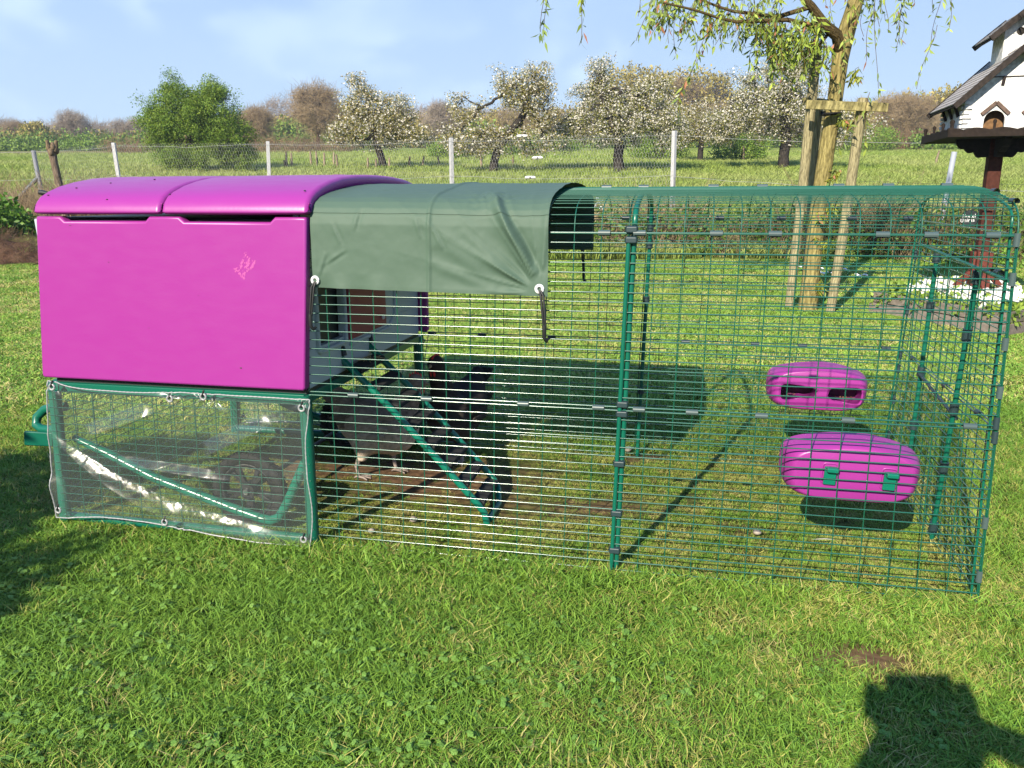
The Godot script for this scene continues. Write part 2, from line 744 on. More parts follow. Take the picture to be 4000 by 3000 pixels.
	# the long grass of the meadow
	var tall := blade_mesh(42, 0.22, 0.10, 0.30, 0.011, 0.9, Color(1, 1, 1), Color(0.55, 0.55, 0.5), 3)
	var tx := []
	var tc := []
	for k in 26000:
		var d := 10.9 + 43.8 * pow(rng.randf(), 1.5)
		var l := rr(-1, 1) * (0.72 * d + 1.0)
		if d < 12.7 and l > -0.3 and l < 8.0 and rng.randf() < 0.45:
			continue
		var q := ld(l, d)
		var m := nz.get_noise_2d(q.x * 0.06, q.z * 0.14) * 0.6 + nz.get_noise_2d(q.x * 0.4, q.z * 0.4) * 0.3
		var sc := rr(0.6, 1.2) * (1.0 + 0.6 * clampf((d - 20.0) / 30.0, 0, 1))
		tx.append(Transform3D(Basis(Vector3.UP, rr(0, TAU)).scaled(Vector3(sc, sc * 0.8, sc)), q))
		tc.append(Color(0.30, 0.41, 0.07).lerp(Color(0.52, 0.53, 0.20), clampf(0.3 + m + rr(-0.15, 0.15), 0, 1)))
	tag(multi("meadow_grass", tall, M.grass, tx, tc), "long bright grass of the meadow beyond the fence", "grass", "", "stuff")


func grow(mb: MB, trunk: Array, r0: float, targets: Array, r_tip: float, pw: float, droop: float, bark: Color, sides := 5) -> Array:
	# joins every target to the nearest limb by a bent branch; returns points along the outer branches with their directions
	var pos: Array = []
	var par: Array = []
	var cnt: Array = []
	for k in trunk.size():
		pos.append(trunk[k])
		par.append(k - 1)
		cnt.append(1)
	var top: Vector3 = trunk[trunk.size() - 1]
	targets.sort_custom(func(a, b): return a.distance_squared_to(top) < b.distance_squared_to(top))
	var first := maxi(1, trunk.size() / 2)
	var tw: Array = []
	for t in targets:
		var best := first
		var bd := 1e9
		for k in range(first, pos.size()):
			var dd: Vector3 = t - pos[k]
			var q := dd.length_squared()
			if q < bd:
				bd = q
				best = k
		var a: Vector3 = pos[best]
		var ln: float = (t - a).length()
		var prev := best
		var m := 3 if ln > 0.35 else 2
		for s in m:
			var f := float(s + 1) / m
			var q: Vector3 = a.lerp(t, f) + jitter(ln * 0.10) * (1.0 if s < m - 1 else 0.0) + Vector3.UP * droop * ln * f * (1.0 - f)
			pos.append(q)
			par.append(prev)
			cnt.append(0)
			prev = pos.size() - 1
			tw.append([q, (t - a).normalized(), f])
		var k := prev
		while k >= 0:
			cnt[k] += 1
			k = par[k]
	var rad: Array = []
	for k in pos.size():
		rad.append(minf(r0, r_tip * pow(float(cnt[k]), pw)))
	for k in trunk.size():
		rad[k] = maxf(rad[k], r0 * (1.0 - 0.4 * float(k) / trunk.size()))
	rad[0] = r0 * 1.35
	mb.col = bark
	for k in range(1, pos.size()):
		var p0: Vector3 = pos[par[k]]
		if p0.distance_to(pos[k]) > 0.001:
			mb.tube([p0, pos[k]], [minf(rad[par[k]], rad[k] * 1.25), rad[k]], sides if rad[k] > r0 * 0.12 else 3, false)
	return tw


func lobes(spec: Array, n: int, hollow := 0.35) -> Array:
	# n points in a set of ellipsoids given as [centre, radii, weight]
	var total := 0.0
	for s in spec:
		total += s[2]
	var out := []
	while out.size() < n:
		var pick := rng.randf() * total
		for s in spec:
			pick -= s[2]
			if pick <= 0.0:
				var d := jitter(1.0)
				var r := d.length()
				if r > 1.0 or r < 0.05 or (r < hollow + 0.3 and rng.randf() < hollow):
					break
				out.append(s[0] + d * s[1])
				break
	return out


func leaf_cluster(count: int, size: float, leaf_len: float, leaf_w: float, cols: Array, blossoms := 0, blossom_size := 0.03) -> ArrayMesh:
	var mb := MB.new()
	for k in count + blossoms:
		var o := jitter(1.0).limit_length(1.0) * size
		if k < count:
			var d := (jitter(1.0) + o / size * 0.6).normalized()
			var s := d.cross(jitter(1.0)).normalized() * leaf_w * 0.5
			var nn := s.cross(d).normalized()
			if nn.y < 0.0:
				nn = -nn
			var l := leaf_len * rr(0.7, 1.2)
			mb.col = cols[rng.randi() % cols.size()]
			var f := mb.p(o, nn)
			mb.p(o + d * l * 0.5 + s, (nn + s.normalized() * 0.3).normalized())
			mb.p(o + d * l - nn * l * 0.12, nn)
			mb.p(o + d * l * 0.5 - s, (nn - s.normalized() * 0.3).normalized())
			mb.quad(f, f + 1, f + 2, f + 3)
		else:
			var up := (o / size + jitter(0.6) + Vector3.UP * 0.3).normalized()
			var ax := up.cross(jitter(1.0)).normalized() * blossom_size * rr(0.7, 1.2)
			mb.col = Color(0.68, 0.65, 0.57) * rr(0.8, 1.0)
			var f := mb.p(o, up)
			for e in 5:
				mb.p(o + ax.rotated(up, TAU * e / 5.0) + up * blossom_size * 0.25, up)
			for e in 5:
				mb.tri(f, f + 1 + e, f + 1 + (e + 1) % 5)
	return mb.mesh()


func make_tree(called: String, label: String, group: String, at: Vector3, trunk: Array, r0: float, spec: Array, n: int, leafm: ArrayMesh, per: int, leafcol: Array, bark: Color, droop := -0.15, r_tip := 0.008, spread := 0.16, lmin := 0.35, size := 0.87) -> Node3D:
	var t := thing(called, label, "tree", at, 0.0, group)
	var mb := MB.new()
	var goals := lobes(spec, n)
	# stray twigs that break the outline
	for k in n / 14:
		var s: Array = spec[rng.randi() % spec.size()]
		var d := jitter(1.0).normalized()
		d.y = absf(d.y) * 0.9 + 0.1
		goals.append(s[0] + d * s[1] * rr(1.1, 1.45))
	var tw := grow(mb, trunk, r0, goals, r_tip, 0.48, droop, bark)
	t.scale = Vector3(size * 1.17, size, size * 1.1)
	obj("trunk_and_limbs", mb, M.bark, t)
	if leafm != null:
		var xf := []
		var cs := []
		for w in tw:
			if w[2] < lmin:
				continue
			for k in per:
				if rng.randf() < 0.2:
					continue
				var q: Vector3 = w[0] + jitter(spread)
				xf.append(Transform3D(Basis(jitter(1.0).normalized(), rr(0, TAU)).scaled(Vector3.ONE * rr(0.7, 1.3)), q))
				cs.append(leafcol[0].lerp(leafcol[1], rng.randf()))
		multi("crown", leafm, M.leaf, xf, cs, t).set_meta("kind", "stuff")
	return t


func make_trees() -> void:
	# --- the big green hawthorn on the left
	var lm := leaf_cluster(26, 0.18, 0.058, 0.036, [Color(0.9, 1, 0.8), Color(1.05, 1, 0.9), Color(0.75, 0.85, 0.75)])
	var haw_at := ld(-11.42, 29.9)
	var spec := [[Vector3(0, 2.05, 0), Vector3(1.75, 1.25, 1.5), 4.0], [Vector3(-0.35, 2.7, 0), Vector3(1.2, 0.95, 1.1), 2.2], [Vector3(0.75, 2.6, 0.1), Vector3(0.95, 0.95, 0.9), 1.6],
		[Vector3(1.35, 1.5, 0), Vector3(1.05, 0.75, 1.0), 1.8], [Vector3(-1.1, 1.7, 0.2), Vector3(0.9, 0.85, 0.9), 1.5], [Vector3(1.7, 0.65, -0.2), Vector3(0.75, 0.6, 0.7), 1.2], [Vector3(0.3, 0.5, 0.6), Vector3(1.3, 0.55, 0.6), 1.3],
		[Vector3(-0.9, 0.75, 0.3), Vector3(0.7, 0.6, 0.7), 1.0], [Vector3(-0.6, 3.55, 0), Vector3(0.35, 0.45, 0.3), 0.35], [Vector3(1.15, 3.35, 0), Vector3(0.4, 0.45, 0.4), 0.35], [Vector3(-1.75, 2.5, 0), Vector3(0.5, 0.25, 0.4), 0.3]]
	make_tree("hawthorn_tree", "big dense bright green hawthorn, widest tree behind the pink coop", "", haw_at, [Vector3(0, -0.2, 0), Vector3(0.03, 0.5, 0), Vector3(-0.05, 1.1, 0.05), Vector3(0.05, 1.8, 0)], 0.17, spec, 620, lm, 4, [Color(0.10, 0.18, 0.022), Color(0.23, 0.30, 0.04)], Color(0.06, 0.05, 0.035), 0.1, 0.007, 0.16, 0.3, 0.82)
	# --- old apple trees in blossom
	var am := leaf_cluster(15, 0.17, 0.06, 0.033, [Color(0.30, 0.28, 0.065), Color(0.20, 0.21, 0.05), Color(0.38, 0.30, 0.11)], 5, 0.027)
	var bm := leaf_cluster(14, 0.17, 0.06, 0.033, [Color(0.28, 0.28, 0.06), Color(0.19, 0.21, 0.05), Color(0.35, 0.30, 0.10)], 7, 0.029)
	var lc := [Color(0.75, 0.75, 0.75), Color(1.1, 1.08, 1.05)]
	var bk := Color(0.062, 0.052, 0.045)
	make_tree("apple_tree", "blossoming apple tree just right of the hawthorn, rounded pinkish white crown", "old apple trees in blossom", ld(-4.86, 31.0), [Vector3(0.1, -0.2, 0), Vector3(0.0, 0.5, 0), Vector3(-0.15, 1.0, 0), Vector3(-0.2, 1.5, 0)], 0.15,
		[[Vector3(-0.1, 1.7, 0), Vector3(1.75, 0.75, 1.4), 4.0], [Vector3(-0.6, 2.6, 0), Vector3(0.75, 0.95, 0.8), 2.4], [Vector3(0.6, 2.3, 0), Vector3(0.75, 0.85, 0.8), 1.6], [Vector3(1.4, 1.4, 0), Vector3(0.6, 0.4, 0.7), 0.8], [Vector3(-1.6, 1.5, 0), Vector3(0.4, 0.5, 0.6), 0.6], [Vector3(-0.8, 3.6, 0), Vector3(0.25, 0.25, 0.3), 0.15]], 460, am, 2, lc, bk, -0.2, 0.008, 0.15)
	make_tree("apple_tree", "leaning apple tree with a separate airy crown high on one limb", "old apple trees in blossom", ld(-0.60, 28.6), [Vector3(-0.05, -0.2, 0), Vector3(0.0, 0.5, 0), Vector3(0.15, 1.0, 0), Vector3(0.5, 1.5, 0), Vector3(0.95, 2.1, 0), Vector3(1.15, 2.7, 0)], 0.16,
		[[Vector3(-0.7, 1.35, 0), Vector3(1.15, 0.6, 1.1), 2.6], [Vector3(1.05, 3.0, 0), Vector3(1.0, 0.75, 0.9), 3.0], [Vector3(-1.0, 2.3, 0), Vector3(0.6, 0.5, 0.5), 0.5], [Vector3(-1.3, 2.75, 0), Vector3(0.25, 0.3, 0.3), 0.15], [Vector3(1.1, 1.2, 0), Vector3(1.2, 0.5, 1.0), 1.3], [Vector3(1.7, 2.2, 0), Vector3(0.55, 0.35, 0.5), 0.6], [Vector3(0.9, 3.85, 0), Vector3(0.9, 0.2, 0.5), 0.25]], 430, am, 2, lc, bk, -0.2, 0.008, 0.14)
	make_tree("apple_tree", "broad white blossoming apple tree with one bare pointed leader on top", "old apple trees in blossom", ld(3.72, 29.0), [Vector3(0.1, -0.2, 0), Vector3(0.0, 0.6, 0), Vector3(0.05, 1.1, 0), Vector3(-0.2, 1.9, 0), Vector3(-0.5, 2.8, 0), Vector3(-0.62, 3.7, 0)], 0.19,
		[[Vector3(0, 1.9, 0), Vector3(2.1, 0.85, 1.6), 5.0], [Vector3(-0.3, 2.7, 0), Vector3(1.0, 0.7, 1.0), 2.0], [Vector3(1.1, 2.5, 0), Vector3(0.9, 0.7, 0.9), 1.5], [Vector3(1.8, 1.5, 0), Vector3(0.6, 0.7, 0.8), 1.0], [Vector3(-1.8, 1.6, 0), Vector3(0.6, 0.7, 0.8), 1.0], [Vector3(-0.65, 3.8, 0), Vector3(0.35, 0.55, 0.3), 0.6], [Vector3(1.2, 3.2, 0), Vector3(0.6, 0.3, 0.5), 0.3], [Vector3(-1.2, 3.0, 0), Vector3(0.5, 0.35, 0.5), 0.35]], 560, bm, 2, lc, bk, -0.2, 0.008, 0.15)
	make_tree("apple_tree", "tall white blossoming apple tree half hidden behind the staked willow", "old apple trees in blossom", ld(9.85, 30.0), [Vector3(0.05, -0.2, 0), Vector3(0.0, 0.6, 0), Vector3(0.05, 1.2, 0), Vector3(-0.05, 2.0, 0), Vector3(-0.3, 3.0, 0)], 0.19,
		[[Vector3(-0.5, 2.1, 0), Vector3(2.1, 0.95, 1.7), 5.0], [Vector3(-0.4, 3.2, 0), Vector3(1.5, 1.0, 1.2), 3.6], [Vector3(0.2, 4.3, 0), Vector3(0.8, 0.6, 0.8), 1.0], [Vector3(1.6, 1.6, 0), Vector3(1.3, 0.6, 1.0), 1.5], [Vector3(-2.2, 1.7, 0), Vector3(0.6, 0.6, 0.8), 0.8]], 680, bm, 2, lc, bk, -0.2, 0.008, 0.15)
	make_tree("apple_tree", "smaller apple tree between the broad one and the staked willow", "old apple trees in blossom", ld(8.2, 36.0), [Vector3(0, -0.2, 0), Vector3(0.0, 0.6, 0), Vector3(0.05, 1.4, 0)], 0.13,
		[[Vector3(0, 1.7, 0), Vector3(1.7, 0.8, 1.3), 3.0], [Vector3(-0.4, 2.3, 0), Vector3(0.9, 0.6, 0.9), 1.0]], 260, am, 2, lc, bk, -0.2, 0.008, 0.15)
	# --- bushes on the meadow
	var bl := leaf_cluster(14, 0.22, 0.10, 0.06, [Color(0.9, 1, 0.8), Color(1.05, 1, 0.9), Color(0.75, 0.85, 0.75)])
	for b in [[0.0, 46.0, 1.8, 1.3, "low green bush under the leaning apple tree"], [-3.1, 42.0, 1.1, 0.9, "dark green bush on the meadow left of the third fence post"], [10.4, 38.0, 1.3, 1.3, "bushy green shrub left of the staked willow"], [7.1, 40.0, 1.5, 1.5, "dense green shrub beside the tall fence post"], [22.0, 54.0, 3.0, 1.6, "wide bright green bush before the brown wood"], [2.2, 60.0, 3.0, 0.9, "flat olive bush far out on the meadow"]]:
		var t := thing("meadow_bush", b[4], "bush", ld(b[0], b[1]), 0.0, "bushes on the meadow")
		leafy(t, b[2], b[3], bl, int(260 * b[2]), [Color(0.13, 0.22, 0.03), Color(0.25, 0.32, 0.06)])
	make_far_wood()


func leafy(t: Node3D, w: float, h: float, leafm: ArrayMesh, n: int, cols: Array, stem := Color(0.08, 0.06, 0.04)) -> void:
	var mb := MB.new()
	mb.col = stem
	for k in 9:
		var a := rr(0, TAU)
		var e := Vector3(cos(a) * w * rr(0.2, 0.7), h * rr(0.5, 0.95), sin(a) * w * rr(0.2, 0.7))
		mb.tube([Vector3(e.x * 0.1, -0.1, e.z * 0.1), e * 0.5 + Vector3(0, h * 0.12, 0), e], [0.025 * h, 0.016 * h, 0.004], 4, false)
	obj("stems", mb, M.bark, t)
	var xf := []
	var cs := []
	for k in n:
		var d := jitter(1.0).limit_length(1.0)
		var q := Vector3(d.x * w, (0.5 + 0.5 * d.y) * h, d.z * w * 0.8)
		q.y *= 1.0 + nz.get_noise_2d(q.x * 1.1 + t.position.x, q.z + t.position.z) * 0.5
		xf.append(Transform3D(Basis(jitter(1.0).normalized(), rr(0, TAU)).scaled(Vector3.ONE * rr(0.7, 1.3)), q))
		cs.append(cols[0].lerp(cols[1], rng.randf()))
	multi("foliage", leafm, M.leaf, xf, cs, t).set_meta("kind", "stuff")


func twig_cluster(n: int, size: float, w: float) -> ArrayMesh:
	var mb := MB.new()
	for k in n:
		var d := (jitter(1.0) + Vector3.UP * 0.5).normalized()
		var o := jitter(size * 0.4)
		mb.col = Color.WHITE * rr(0.7, 1.2)
		mb.tube([o, o + d * size * rr(0.5, 1.0) + jitter(size * 0.1)], [w, w * 0.3], 3, false)
	return mb.mesh()


func far_tree(l: float, d: float, h: float, w: float, style: int, label: String, called := "bare_tree", group := "trees on the far edge of the meadows") -> void:
	# style 0: bare and brown, 1: bare and grey, 2: leafing olive, 3: green
	var at := ld(l, d)
	var t := thing(called, label, "tree", at, 0.0, group)
	var mb := MB.new()
	var k0 := h / 8.0
	var trunk := [Vector3(0, -0.3, 0), Vector3(rr(-0.1, 0.1), h * 0.16, 0), Vector3(rr(-0.2, 0.2) * k0, h * 0.32, 0), Vector3(rr(-0.3, 0.3) * k0, h * 0.5, 0)]
	var spec := [[Vector3(0, h * 0.62, 0), Vector3(w * 0.5, h * 0.36, w * 0.45), 3.0], [Vector3(w * rr(-0.2, 0.2), h * 0.78, 0), Vector3(w * 0.32, h * 0.2, w * 0.3), 1.5], [Vector3(w * rr(-0.25, 0.25), h * 0.42, 0), Vector3(w * 0.42, h * 0.2, w * 0.4), 1.0]]
	var bark: Color = [Color(0.13, 0.085, 0.055), Color(0.15, 0.125, 0.11), Color(0.12, 0.10, 0.06), Color(0.09, 0.08, 0.05)][style]
	var tw := grow(mb, trunk, 0.035 * h, lobes(spec, 130), 0.012 * k0 + 0.012, 0.52, 0.05, bark, 4)
	obj("trunk_and_limbs", mb, M.bark, t)
	var xf := []
	var cs := []
	var c0: Color = [Color(0.34, 0.25, 0.145), Color(0.38, 0.31, 0.24), Color(0.30, 0.255, 0.07), Color(0.19, 0.26, 0.05)][style]
	var c1: Color = [Color(0.47, 0.35, 0.20), Color(0.48, 0.40, 0.32), Color(0.40, 0.33, 0.09), Color(0.29, 0.38, 0.07)][style]
	for q in tw:
		if q[2] < 0.3:
			continue
		for e in (3 if style < 2 else 4):
			xf.append(Transform3D(Basis(jitter(1.0).normalized(), rr(0, TAU)).scaled(Vector3.ONE * rr(0.7, 1.3) * sqrt(k0)), q[0] + jitter(0.55 * sqrt(k0))))
			cs.append(c0.lerp(c1, rng.randf()))
	multi("twigs" if style < 2 else "crown", M.twig_mesh if style < 2 else M.far_leaf_mesh, M.leaf, xf, cs, t).set_meta("kind", "stuff")


func make_far_wood() -> void:
	M.twig_mesh = twig_cluster(12, 0.85, 0.014)
	M.far_leaf_mesh = leaf_cluster(10, 0.5, 0.26, 0.2, [Color(1, 1, 1), Color(0.8, 0.85, 0.8), Color(1.1, 1, 0.9)])
	# single trees one can tell apart: l, d, height, width, style
	for a in [[-50.0, 96.0, 3.9, 4.6, 1, "grey bare tree rising over the hedge left of the hawthorn"], [-46.0, 100.0, 3.3, 4.2, 1, "smaller grey bare tree close to the left edge of the hawthorn"], [-58.0, 98.0, 3.0, 3.4, 0, "slim brown bare tree far left over the hedge"], [-67.0, 100.0, 2.5, 4.0, 0, "low brown tree at the far left edge"], [-52.5, 92.0, 2.7, 2.4, 2, "yellow green willow bush left of the grey bare tree"],
		[-24.5, 80.0, 3.7, 4.2, 0, "reddish brown bare tree right of the hawthorn"], [-17.6, 76.0, 5.6, 5.2, 0, "tall spreading bare tree left of the first apple tree"], [-7.2, 88.0, 4.4, 3.6, 1, "round grey bare tree between the first two apple trees"],
		[39.0, 66.0, 5.6, 6.4, 0, "broad brown bare tree right of the staked willow"], [45.5, 68.0, 5.4, 6.4, 0, "brown bare tree left of the dovecote roof"], [34.0, 72.0, 4.4, 5.6, 0, "brown budding tree behind the willow stakes"], [53.0, 70.0, 4.6, 6.0, 0, "brown tree seen below the dovecote"]]:
		far_tree(a[0], a[1], a[2], a[3], a[4], a[5])
	# rows of trees too far off to be told apart
	var rows := [[-84.0, -30.0, 97.0, 1.9, 2, 30, 3], [-34.0, 30.0, 108.0, 3.0, 2, 36, 3], [-34.0, 30.0, 116.0, 4.0, 0, 26, 2], [26.0, 84.0, 96.0, 3.4, 2, 26, 0], [-80.0, -34.0, 104.0, 2.2, 2, 16, 3], [-80.0, -32.0, 112.0, 3.4, 0, 14, 1], [-34.0, 2.0, 104.0, 4.3, 0, 15, 2], [-32.0, 0.0, 96.0, 3.0, 2, 12, 3], [-36.0, -4.0, 118.0, 5.8, 1, 12, 1], [0.0, 26.0, 100.0, 4.4, 0, 12, 2], [13.0, 27.0, 112.0, 8.4, 2, 11, 0], [27.0, 44.0, 110.0, 5.5, 0, 10, 2], [24.0, 60.0, 84.0, 4.0, 0, 15, 2], [40.0, 84.0, 90.0, 5.2, 0, 15, 2]]
	var wood_bits := [[], [], [], []]
	var wood_cols := [[], [], [], []]
	for r in rows:
		for k in r[5]:
			var l := lerpf(r[0], r[1], (k + rr(0.0, 1.0)) / r[5])
			var d: float = r[2] + rr(-6, 6)
			var h: float = r[3] * rr(0.75, 1.2)
			var w := h * rr(0.8, 1.2) + 1.0
			var st: int = r[4] if rng.randf() < 0.6 else r[6]
			var c := [Color(0.36, 0.27, 0.155), Color(0.40, 0.32, 0.245), Color(0.34, 0.275, 0.08), Color(0.20, 0.28, 0.05)][st] as Color
			for e in int(30 + 9 * h * w):
				var v := jitter(1.0).limit_length(1.0)
				var q := ld(l + v.x * w * 0.55, d + v.z * w * 0.5, h * (0.5 + 0.5 * v.y))
				wood_bits[st].append(Transform3D(Basis(jitter(1.0).normalized(), rr(0, TAU)).scaled(Vector3.ONE * rr(0.8, 1.5)), q))
				wood_cols[st].append(c * rr(0.75, 1.35))
	# hedges along the field edges
	for r in [[-80.0, -26.0, 88.0, 1.7, 3], [-30.0, -12.0, 62.0, 0.9, 0], [-30.0, 0.0, 90.0, 1.6, 3], [2.0, 30.0, 82.0, 1.2, 3], [24.0, 80.0, 60.0, 1.4, 0], [28.0, 40.0, 58.0, 1.3, 3], [-60.0, -30.0, 76.0, 0.7, 3]]:
		for k in int((r[1] - r[0]) * 28):
			var q := ld(rr(r[0], r[1]), r[2] + rr(-1.5, 1.5), rr(0.0, r[3]) * rr(0.6, 1.1))
			wood_bits[r[4]].append(Transform3D(Basis(jitter(1.0).normalized(), rr(0, TAU)).scaled(Vector3.ONE * rr(0.6, 1.1)), q))
			wood_cols[r[4]].append(([Color(0.32, 0.21, 0.11), Color(0.34, 0.28, 0.2), Color(0.36, 0.33, 0.09), Color(0.17, 0.25, 0.045)][r[4]] as Color) * rr(0.7, 1.3))
	var lab := ["far brown bare wood closing the meadows off", "far grey bare treetops over the brown wood", "far olive leafing wood on the hill", "far green hedges along the meadow edges"]
	for st in 4:
		tag(multi("far_hedge" if st == 3 else "far_wood", M.twig_mesh if st < 2 else M.far_leaf_mesh, M.leaf, wood_bits[st], wood_cols[st]), lab[st], "hedge" if st == 3 else "wood", "", "stuff")


func make_fence() -> void:
	# posts: l, d, ground, top of the garden fence
	var posts := []
	for a in [[-9.6, -11.78, 2.13], [-6.46, -11.83, 2.11], [-2.9, -11.77, 2.11], [0.95, -11.46, 2.13]]:
		posts.append(Vector3(a[0], a[2], a[1]))
	var lab := ["square grey fence post farthest left, behind the lid", "square grey fence post right of the hawthorn", "square grey fence post rising behind the tarp", "square grey fence post left of the staked willow, nearest and tallest"]
	for k in 4:
		var q: Vector3 = posts[k]
		var g := hgt(q.x, q.z)
		var t := thing("fence_post", lab[k], "fence post", Vector3(q.x, g, q.z), 0.3 + 0.2 * k, "grey posts of the garden fence")
		var mb := MB.new()
		var hh := q.y - g
		mb.col = Color(0.42, 0.42, 0.43)
		mb.box(Vector3(0, hh / 2 - 0.1, 0), Vector3(0.065, hh + 0.2, 0.065), Basis(Vector3(0, 0, 1), [0.04, -0.03, 0.0, 0.02][k]), 0.006)
		obj("post", mb, M.galv, t)
	# round tube post behind the dovecote
	var rp := thing("fence_post", "round grey tube post leaning under the dovecote platform", "fence post", Vector3(4.62, hgt(4.62, -9.9), -9.9))
	var rm := MB.new()
	rm.col = Color(0.33, 0.36, 0.42)
	rm.tube([Vector3(-0.02, -0.2, 0), Vector3(0.0, 0.5, 0), Vector3(0.06, 1.36, 0)], 0.036, 12)
	obj("post", rm, M.galv, rp)
	# left corner post with its slanting brace
	var cp := thing("fence_post", "dark corner post with a slanting brace at the left edge", "fence post", Vector3(-11.2, hgt(-11.2, -11.5), -11.5))
	var cm := MB.new()
	cm.col = Color(0.20, 0.21, 0.24)
	cm.tube([Vector3(0.1, -0.2, 0), Vector3(0, 1.3, 0)], 0.04, 8)
	obj("post", cm, M.galv, cp)
	var cb := MB.new()
	cb.col = Color(0.13, 0.15, 0.16)
	cb.tube([Vector3(0.02, 0.78, 0.02), Vector3(-0.3, 0.2, 0.5), Vector3(-0.5, -0.2, 0.85)], 0.035, 8)
	obj("brace", cb, M.galv, cp)
	# hexagon netting and straining wires between the posts
	var line := [Vector3(-13.6, 2.1, -11.2), Vector3(-11.22, 2.02, -11.5), posts[0], posts[1], posts[2], posts[3], Vector3(4.6, 1.86, -9.95), Vector3(9.0, 1.75, -8.6)]
	var fn := thing("wire_netting", "hexagon wire netting strung between the grey posts", "wire fence", Vector3.ZERO)
	var wires := MB.new()
	wires.col = Color(0.42, 0.43, 0.42)
	for k in line.size() - 1:
		var a: Vector3 = line[k]
		var b: Vector3 = line[k + 1]
		for f in [0.04, 0.42, 0.70, 0.9]:
			var pts := []
			for s in 9:
				var t := s / 8.0
				var q := a.lerp(b, t)
				var g := hgt(q.x, q.z)
				q.y = lerpf(q.y, g, f) - sin(PI * t) * (0.03 + 0.05 * f) + rr(-0.012, 0.012)
				pts.append(q + Vector3(0, 0, 0.05))
			wires.tube(pts, 0.0026, 3, false)
	obj("straining_wire", wires, M.galv, fn)
	var tile := MB.new()
	tile.col = Color(0.40, 0.41, 0.40)
	var cw := 0.055
	var ch := 0.066
	for r in 22:
		for c in 20:
			var o := Vector3(c * cw + (cw * 0.5 if r % 2 else 0.0), r * ch, 0)
			tile.tube([o, o + Vector3(0, ch * 0.45, 0)], 0.0014, 3, false)
			tile.tube([o + Vector3(0, ch * 0.45, 0), o + Vector3(cw * 0.5, ch, 0)], 0.0012, 3, false)
			tile.tube([o + Vector3(0, ch * 0.45, 0), o + Vector3(-cw * 0.5, ch, 0)], 0.0012, 3, false)
	var xf := []
	for k in range(1, line.size() - 3):
		var a: Vector3 = line[k]
		var b: Vector3 = line[k + 1]
		var ln := Vector2(a.x - b.x, a.z - b.z).length()
		var m := int(ceil(ln / 1.1))
		for s in m:
			var q := a.lerp(b, (s + 0.0) / m)
			var q2 := a.lerp(b, (s + 1.0) / m)
			var g := hgt(q.x, q.z)
			var ex := (q2 - q) / 1.1
			xf.append(Transform3D(Basis(ex, Vector3(0, (q.y - g) / (22 * ch) * 0.97, 0), Vector3(0, 0, 1)), Vector3(q.x, g + 0.02, q.z + 0.045)))
	multi("netting", tile.mesh(), M.galv, xf, [], fn).set_meta("kind", "stuff")
	# square stock netting on the right, behind the willow
	var sq := MB.new()
	sq.col = Color(0.07, 0.08, 0.07)
	var sa := Vector3(0.95, 0, -11.4)
	var sb := Vector3(9.0, 0, -8.55)
	for r in 7:
		var pts := []
		for s in 21:
			var q := sa.lerp(sb, s / 20.0)
			q.y = hgt(q.x, q.z) + 0.04 + 0.15 * r + rr(-0.01, 0.01)
			pts.append(q)
		sq.tube(pts, 0.0024, 3, false)
	for s in 56:
		var q := sa.lerp(sb, s / 55.0)
		var g := hgt(q.x, q.z)
		sq.tube([Vector3(q.x, g, q.z), Vector3(q.x + 0.02, g + 0.94, q.z)], 0.0020, 3, false)
	tag(obj("stock_netting", sq, M.galv), "dark square stock netting behind the staked willow", "wire fence")
	# insulators / wire strainers on the fence wires
	var ins := MB.new()
	ins.col = Color(0.62, 0.62, 0.60)
	ins.tube([Vector3(-0.09, 0, 0), Vector3(-0.06, 0, 0), Vector3(0.06, 0, 0), Vector3(0.09, 0, 0)], [0.010, 0.024, 0.024, 0.010], 8)
	var inb := MB.new()
	inb.col = Color(0.12, 0.12, 0.12)
	inb.tube([Vector3(0, 0, -0.034), Vector3(0, 0, 0.034)], 0.014, 8)
	var il := ["pale wire strainer on the top fence wire, highest of three", "pale wire strainer on the middle fence wire", "pale wire strainer just above the tarp, lowest of three"]
	for a in [[1128, 2.09], [1160, 1.74], [1145, 1.42]]:
		var l: float = (a[0] - 1106.0) / 1726.0 * 14.1
		var t := thing("wire_strainer", il.pop_front(), "wire strainer", ldy(l, 13.95, a[1]), 0.1, "wire strainers on the fence")
		obj("body", ins, M.galv, t)
		obj("ratchet", inb, M.galv, t)
	# paddock stakes out on the meadow
	var sl := 0
	var ord := ["first", "second", "third", "fourth", "fifth", "sixth", "seventh", "eighth", "ninth", "tenth", "eleventh", "twelfth", "thirteenth", "fourteenth", "fifteenth", "sixteenth", "seventeenth", "eighteenth", "nineteenth", "twentieth"]
	for a in [[634, 371, 21], [639, 371, 38], [648, 369, 34], [690, 367, 35], [703, 366, 34], [717, 368, 33], [737, 366, 32], [743, 369, 30], [806, 371, 25], [823, 372, 24], [851, 372, 26], [893, 370, 27], [920, 368, 25], [957, 368, 24], [1045, 370, 35], [1075, 372, 30], [1110, 366, 22], [1560, 352, 40], [1590, 358, 34], [1990, 365, 30]]:
		var d := 27.0 if a[2] < 30 else 23.0
		var v: float = (421.0 - a[1]) / 1726.0
		# the distance where the meadow has this slope to the eye
		var dd := 16.0
		while dd < 60.0 and (rise(dd) - EYE.y) / dd < v:
			dd += 0.1
		var l: float = (a[0] - 1106.0) / 1726.0 * dd
		var hh: float = a[2] / 1726.0 * dd
		var mb := MB.new()
		mb.col = Color(0.34, 0.27, 0.19) * rr(0.7, 1.25)
		var tl := jitter(0.08)
		mb.tube([Vector3(0, -0.15, 0), Vector3(tl.x * 0.5, hh * 0.5, 0), Vector3(tl.x, hh, tl.z)], [0.045, 0.045, 0.032], 6)
